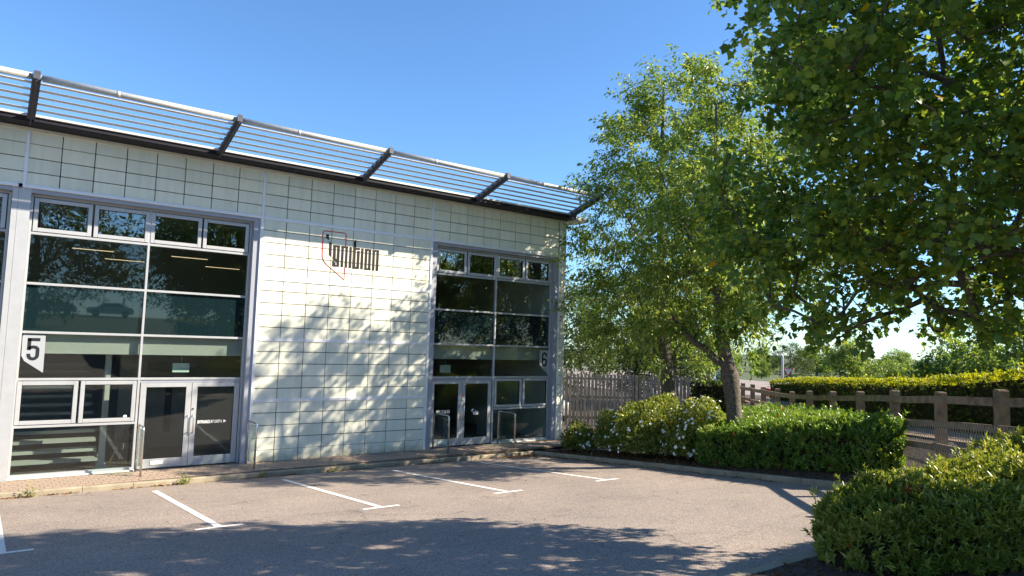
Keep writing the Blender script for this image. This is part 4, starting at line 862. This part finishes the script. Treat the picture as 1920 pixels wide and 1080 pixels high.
fcopy(fb, 'smaller tree low on the horizon left of the lamp post', 81, 37, -0.6, 5.1, 0.5)
fcopy(fb, 'bushy tree behind the middle of the long hedge', 60, 11.0, -0.6, 3.1, 0.62)
fcopy(fb, 'tree behind the long hedge near the right edge', 36, -16.5, 0.2, 1.0, 0.8)
fcopy(fa, 'dark green tree far behind the long hedge on the right', 47, -9.5, 0.2, 2.7, 0.8)
for i, (x, y, sc, l) in enumerate(((120, 62, 1.3, 'nearest the far lamp post'), (118, 50, 1.5, 'above the far end of the long hedge'), (122, 38, 1.3, 'third from the trunk'), (116, 27, 1.2, 'fourth from the trunk'), (112, 17, 1.4, 'fifth from the trunk'), (105, 6, 1.3, 'under the maple'), (125, 74, 1.2, 'beside the tree trunk'))):
    fcopy(fb, 'far treeline tree on the horizon, ' + l, x, y, -1.2, i * 0.9, sc * 0.8)['group'] = 'treeline on the horizon'
# trees beyond the car park, mirrored in the windows
for i, (x, y, sc, l) in enumerate(((-7, -42, 1.4, 'leftmost'), (2.2, -45, 1.7, 'second'), (13.8, -38, 1.5, 'third'), (22, -34, 1.25, 'fourth'), (31, -27, 1.2, 'rightmost'))):
    fcopy(fa, 'tree mirrored in the windows, %s of the row beyond the car park' % l, x, y, P(x, y) - 0.3, i * 1.3, sc)['group'] = 'trees mirrored in the glass'

# rose bushes
def rose(label, x, y, r, h, n, nf, seed):
    g = np.random.default_rng(seed); z = HB(x, y); T = thing('rose_bush', label, 'bush', (x, y, z), group='white flowering rose bushes')
    d = unit(g.normal(0, 1, (n, 3))); d[:, 2] = np.abs(d[:, 2]); rr = g.random(n) ** 0.30
    lump = np.array([1 + 0.35 * noise.noise(Vector((a[0] * 1.8 + seed, a[1] * 1.8, a[2] * 1.8))) for a in d])
    o = d * (rr * lump)[:, None] * np.array([r, r, h * 0.82]) + np.array([0, 0, h * 0.12])
    ax = unit(d * 0.6 + g.normal(0, 0.7, (n, 3)) + np.array([0, 0, 0.3])); ln = 0.072 * g.uniform(0.6, 1.3, n)
    f = ob('foliage', leaves_mesh('foliage', 'oval', o, ax, d + g.normal(0, .6, (n, 3)) + np.array([0, 0, .5]), ln, ln * 0.62, np.clip(g.normal(0.5, 0.23, n), 0, 1), 'leaf_rose'), T); tag(f, kind='stuff')
    mb = MB()
    for i in range(16):
        a = g.uniform(0, 6.28); rr_ = r * g.uniform(0.3, 0.85); mb.tube([(0.12 * math.cos(a), 0.12 * math.sin(a), -0.03), (0.5 * rr_ * math.cos(a), 0.5 * rr_ * math.sin(a), h * 0.4), (rr_ * math.cos(a), rr_ * math.sin(a), h * g.uniform(.6, .85))], [0.013, 0.009, 0.004], 5)
    mb.obj('stems', 'bark', T)
    # blossoms: small cups of five petals
    P_ = []; A2 = []; N2 = []
    k = 0
    while k < nf:
        q = unit(g.normal(0, 1, (1, 3)))[0]; q[2] = abs(q[2]); lm_ = 1 + 0.35 * noise.noise(Vector((q[0] * 1.8 + seed, q[1] * 1.8, q[2] * 1.8)))
        c = q * lm_ * np.array([r, r, h * .82]) * 1.02 + np.array([0, 0, h * .12])
        for m_ in range(int(g.integers(1, 4))):
            cc = c + g.normal(0, 0.045, 3); e1 = unit(np.cross(q, g.normal(0, 1, 3))); e2 = np.cross(q, e1)
            for t in range(6):
                a = t * 1.047; dr = e1 * math.cos(a) + e2 * math.sin(a); P_.append(cc); A2.append(dr + q * 0.7); N2.append(q - dr * 0.5)
        k += 1
    P_ = np.array(P_); N = len(P_); fl = ob('blossoms', leaves_mesh('blossoms', 'oval', P_, np.array(A2), np.array(N2), np.full(N, 0.046), np.full(N, 0.046), np.zeros(N), 'petal'), T); tag(fl, kind='stuff')
    return T
rose('small white rose bush at the building corner', 12.85, -1.75, 0.46, 0.80, 4200, 24, 31)
rose('white rose bush left of the biggest one, against the screen', 13.45, -2.75, 0.78, 1.15, 9000, 34, 32)
rose('biggest white rose bush in front of the drooping tree', 13.25, -4.0, 0.98, 1.50, 18000, 30, 33)
rose('white rose bush with dense blossom touching the low hedge', 13.35, -5.45, 0.90, 1.36, 14000, 95, 34)

# weeds, fallen leaves, mulch chips
def weed(x, y, r, n, seed, label, dry=0):
    g = np.random.default_rng(seed); z = P(x, y); T = thing('weed', label, 'weed', (x, y, z), group='weeds along the kerb')
    d = unit(g.normal(0, 1, (n, 3))); d[:, 2] = np.abs(d[:, 2]) + 0.2; o = d * (g.random(n) * r)[:, None] * np.array([0.7, 0.4, 0.9]); ln = g.uniform(0.03, 0.06, n)
    tag(ob('foliage', leaves_mesh('foliage', 'oval', o, unit(d + g.normal(0, .4, (n, 3))), np.tile([0, -.5, 1.0], (n, 1)) + g.normal(0, .4, (n, 3)), ln, ln * .55, np.clip(g.normal(.55, .2, n), 0, 1), 'leaf_rose'), T), kind='stuff')
    mb = MB()
    for i in range(4): a = g.normal(0, .25, 2) * r; mb.tube([(0, 0, 0), (a[0], a[1] * .5, r * .55)], [.004, .002], 4)
    mb.obj('stem', 'core_stem', T)
weed(0.46, -1.10, 0.24, 46, 41, 'upright weed at the kerb foot near the left edge of the photo')
weed(2.95, -1.09, 0.20, 70, 42, 'spreading weed at the kerb foot by the first full parking line')
weed(4.45, -1.09, 0.12, 30, 43, 'small weed at the kerb foot below the right guard hoop of unit 5')
weed(6.05, -1.09, 0.17, 46, 44, 'weed at the kerb foot below the panelled wall')
weed(12.0, -3.05, 0.16, 30, 45, 'small weed at the bed kerb below the roses')
weed(4.62, -0.16, 0.20, 40, 46, 'dry weed at the wall foot behind the right guard hoop of unit 5')
def scatter(name, label, pts, size, mtl, shape='oval', flat=0.25, tint=(0.5, 0.3), kind='stuff', cat=None):
    o = np.array(pts); N = len(o); a = rng.uniform(0, 6.28, N); ax = np.stack([np.cos(a), np.sin(a), rng.normal(0, flat, N)], 1); ln = size * rng.uniform(.6, 1.3, N)
    x = ob(name, leaves_mesh(name, shape, o, ax, np.tile([0, 0, 1.0], (N, 1)) + rng.normal(0, flat, (N, 3)), ln, ln * .6, np.clip(rng.normal(tint[0], tint[1], N), 0, 1), mtl)); tag(x, label, cat, kind=kind); return x
pts = []
for i in range(1500):
    t = rng.random()
    if t < 0.62: x = rng.uniform(-1.5, 11.7); y = -1.03 - abs(rng.normal(0, 0.035)); w = 0.5 + 0.5 * math.sin(x * 3.1) + 0.4 * math.sin(x * 7.7)
    else: y = rng.uniform(-8.5, -1.1); x = 11.83 - abs(rng.normal(0, 0.10)); w = 1.4 if y > -4.5 else 0.5
    if rng.random() < w: pts.append((x, y, P(x, y) + 0.012))
for i in range(260): x = 11.6 - abs(rng.normal(0, .5)); y = -1.1 - abs(rng.normal(0, .22)); pts.append((x, y, P(x, y) + 0.012))
scatter('fallen_leaves', 'dry brown leaves gathered along the kerb', pts, 0.062, 'leaf_fallen', cat='leaves')
pts = []
for i in range(9000):
    if i % 3: x = rng.uniform(12.0, 13.4); y = rng.uniform(-9.7, -1.2)
    else: x = rng.uniform(5.0, 9.5); y = rng.uniform(-14.2, -12.15)
    pts.append((x, y, HB(x, y) + 0.008))
scatter('mulch_chips', 'bark chips and dead leaves covering the planting beds', pts, 0.045, 'leaf_fallen', 'oval', 0.5, (0.1, 0.25), cat='mulch')
pts = [(rng.uniform(-1, 13), rng.uniform(-9, -1.2)) for i in range(90)]
scatter('leaf_litter', 'few dry leaves strewn over the asphalt', [(x, y, P(x, y) + 0.008) for x, y in pts], 0.035, 'leaf_fallen', cat='leaves')

# ------------------------------------------------------------------ far street furniture and cars
lp = thing('lamp_post', 'grey lamp post beside the give way sign', 'lamp post', (54.8, 17.9, -0.6))
MB().tube([(0, 0, 0), (0, 0, 3.1), (-0.02, 0, 3.2), (-0.35, 0.3, 3.28)], [0.12, 0.09, 0.08, 0.06], 8).obj('pole', 'galv', lp, smooth=True); MB().box(-0.75, -0.3, 0.1, 0.5, 3.22, 3.34).obj('lantern', 'galv', lp, bevel=0.02)
l2 = thing('lamp_post', 'thin distant lamp post above the middle of the long hedge', 'lamp post', (91.7, 27.7, -0.8))
MB().tube([(0, 0, 0), (0, 0, 3.2), (-0.5, 0.2, 3.3)], [0.08, 0.05, 0.04], 8).obj('pole', 'galv', l2, smooth=True); MB().box(-1.0, -0.45, 0.1, 0.3, 3.15, 3.25).obj('lantern', 'galv', l2)
gw = thing('give_way_sign', 'red bordered triangular give way sign beyond the hedge', 'sign', (62.6, 22.1, -1.0), R(-58))
MB().tube([(0, 0, 0), (0, 0, 2.2)], 0.03, 8).obj('post', 'galv', gw)
MB().prism([(-0.48, 2.35), (0.48, 2.35), (0, 1.52)], -0.06, -0.04).obj('border', 'red', gw); MB().prism([(-0.34, 2.27), (0.34, 2.27), (0, 1.68)], -0.066, -0.062).obj('face', 'white', gw)
for tx, z, w in (('GIVE', 2.13, 0.36), ('WAY', 1.97, 0.28)):
    me = text_mesh(tx, w, 0.12, 0.02); me.materials.append(M['black']); ob('text', me, gw, (-w / 2, -0.068, z))
rb = thing('red_bin', 'small red bin at the far end of the long hedge', 'bin', (43.1, 11.8, -0.5)); MB().box(-.22, .22, -.22, .22, 0, .75).obj('body', 'red', rb, bevel=0.03); MB().box(-.25, .25, -.25, .25, .752, .83).obj('lid', 'red', rb, bevel=0.03)
tag(MB().add([(36, 60, -0.20), (70, 60, -0.20), (60, -4, -0.20), (36, 8, -0.2)], [(0, 1, 2, 3)]).obj('road', 'asphalt'), kind='structure')
def car(label, loc, rz, col):
    T = thing('parked_car', label, 'car', loc, rz); m = mat('car_paint', col, 0.3, coat=0.8, metal=0.2)
    side = [(-2.05, .32), (-2.1, .62), (-2.0, .86), (-1.15, .95), (-0.55, 1.36), (0.75, 1.42), (1.55, 1.02), (2.0, .92), (2.08, .5), (2.0, .3)]
    mb = MB(); n = len(side)
    for y, ins in ((-0.84, 0), (0.84, 0)):
        for x, z in side: mb.v.append((x, y * (0.80 if z > 1.1 else 1.0), z))
    mb.f += [tuple(range(n)), tuple(range(2 * n - 1, n - 1, -1))] + [(i, i + n, (i + 1) % n + n, (i + 1) % n) for i in range(n)]; mb.mi += [0] * (n + 2)
    mb.obj('body', m, T, bevel=0.05)
    for y in (-1, 1):
        MB().add([(-0.98, y * .775, 1.0), (1.25, y * .775, 1.06), (0.72, y * .69, 1.36), (-0.5, y * .69, 1.31)], [(0, 1, 2, 3)]).obj('side_window', 'carglass', T, loc=(0, y * 0.06, 0))
        for x in (-1.3, 1.3):
            w = MB().tube([(x, y * .70, .31), (x, y * .87, .31)], 0.31, 18).obj('wheel', 'tyre', T); MB().tube([(x, y * .871, .31), (x, y * .885, .31)], 0.19, 14).obj('rim', 'galv', w)
    MB().add([(-1.13, -.66, .99), (-1.13, .66, .99), (-.6, .58, 1.33), (-.6, -.58, 1.33)], [(0, 1, 2, 3)]).obj('windscreen', 'carglass', T, loc=(-.03, 0, .03))
    MB().add([(1.52, -.66, 1.06), (1.52, .66, 1.06), (.82, .58, 1.40), (.82, -.58, 1.40)], [(0, 1, 2, 3)]).obj('rear_window', 'carglass', T, loc=(.04, 0, .03))
    for y in (-.6, .6): MB().box(-2.11, -2.05, y - .14, y + .14, .62, .76).obj('headlight', 'white', T)
    return T
car('silver car mirrored in the teal pane above the number 5', (9.6, -64, gz(9.6, -64) + 0.02), R(8), (0.75, 0.77, 0.8))
car('white car mirrored at the left of the teal pane above the number 5', (4.6, -64, gz(4.6, -64) + 0.02), R(5), (0.7, 0.7, 0.7))
car('white car half hidden between the building corner and the rose bush', (19.4, 8.2, -0.42), R(70), (0.75, 0.75, 0.75))
car('dark blue car on the far road beyond the fence', (49.6, 20.0, -0.45), R(40), (0.015, 0.02, 0.05))
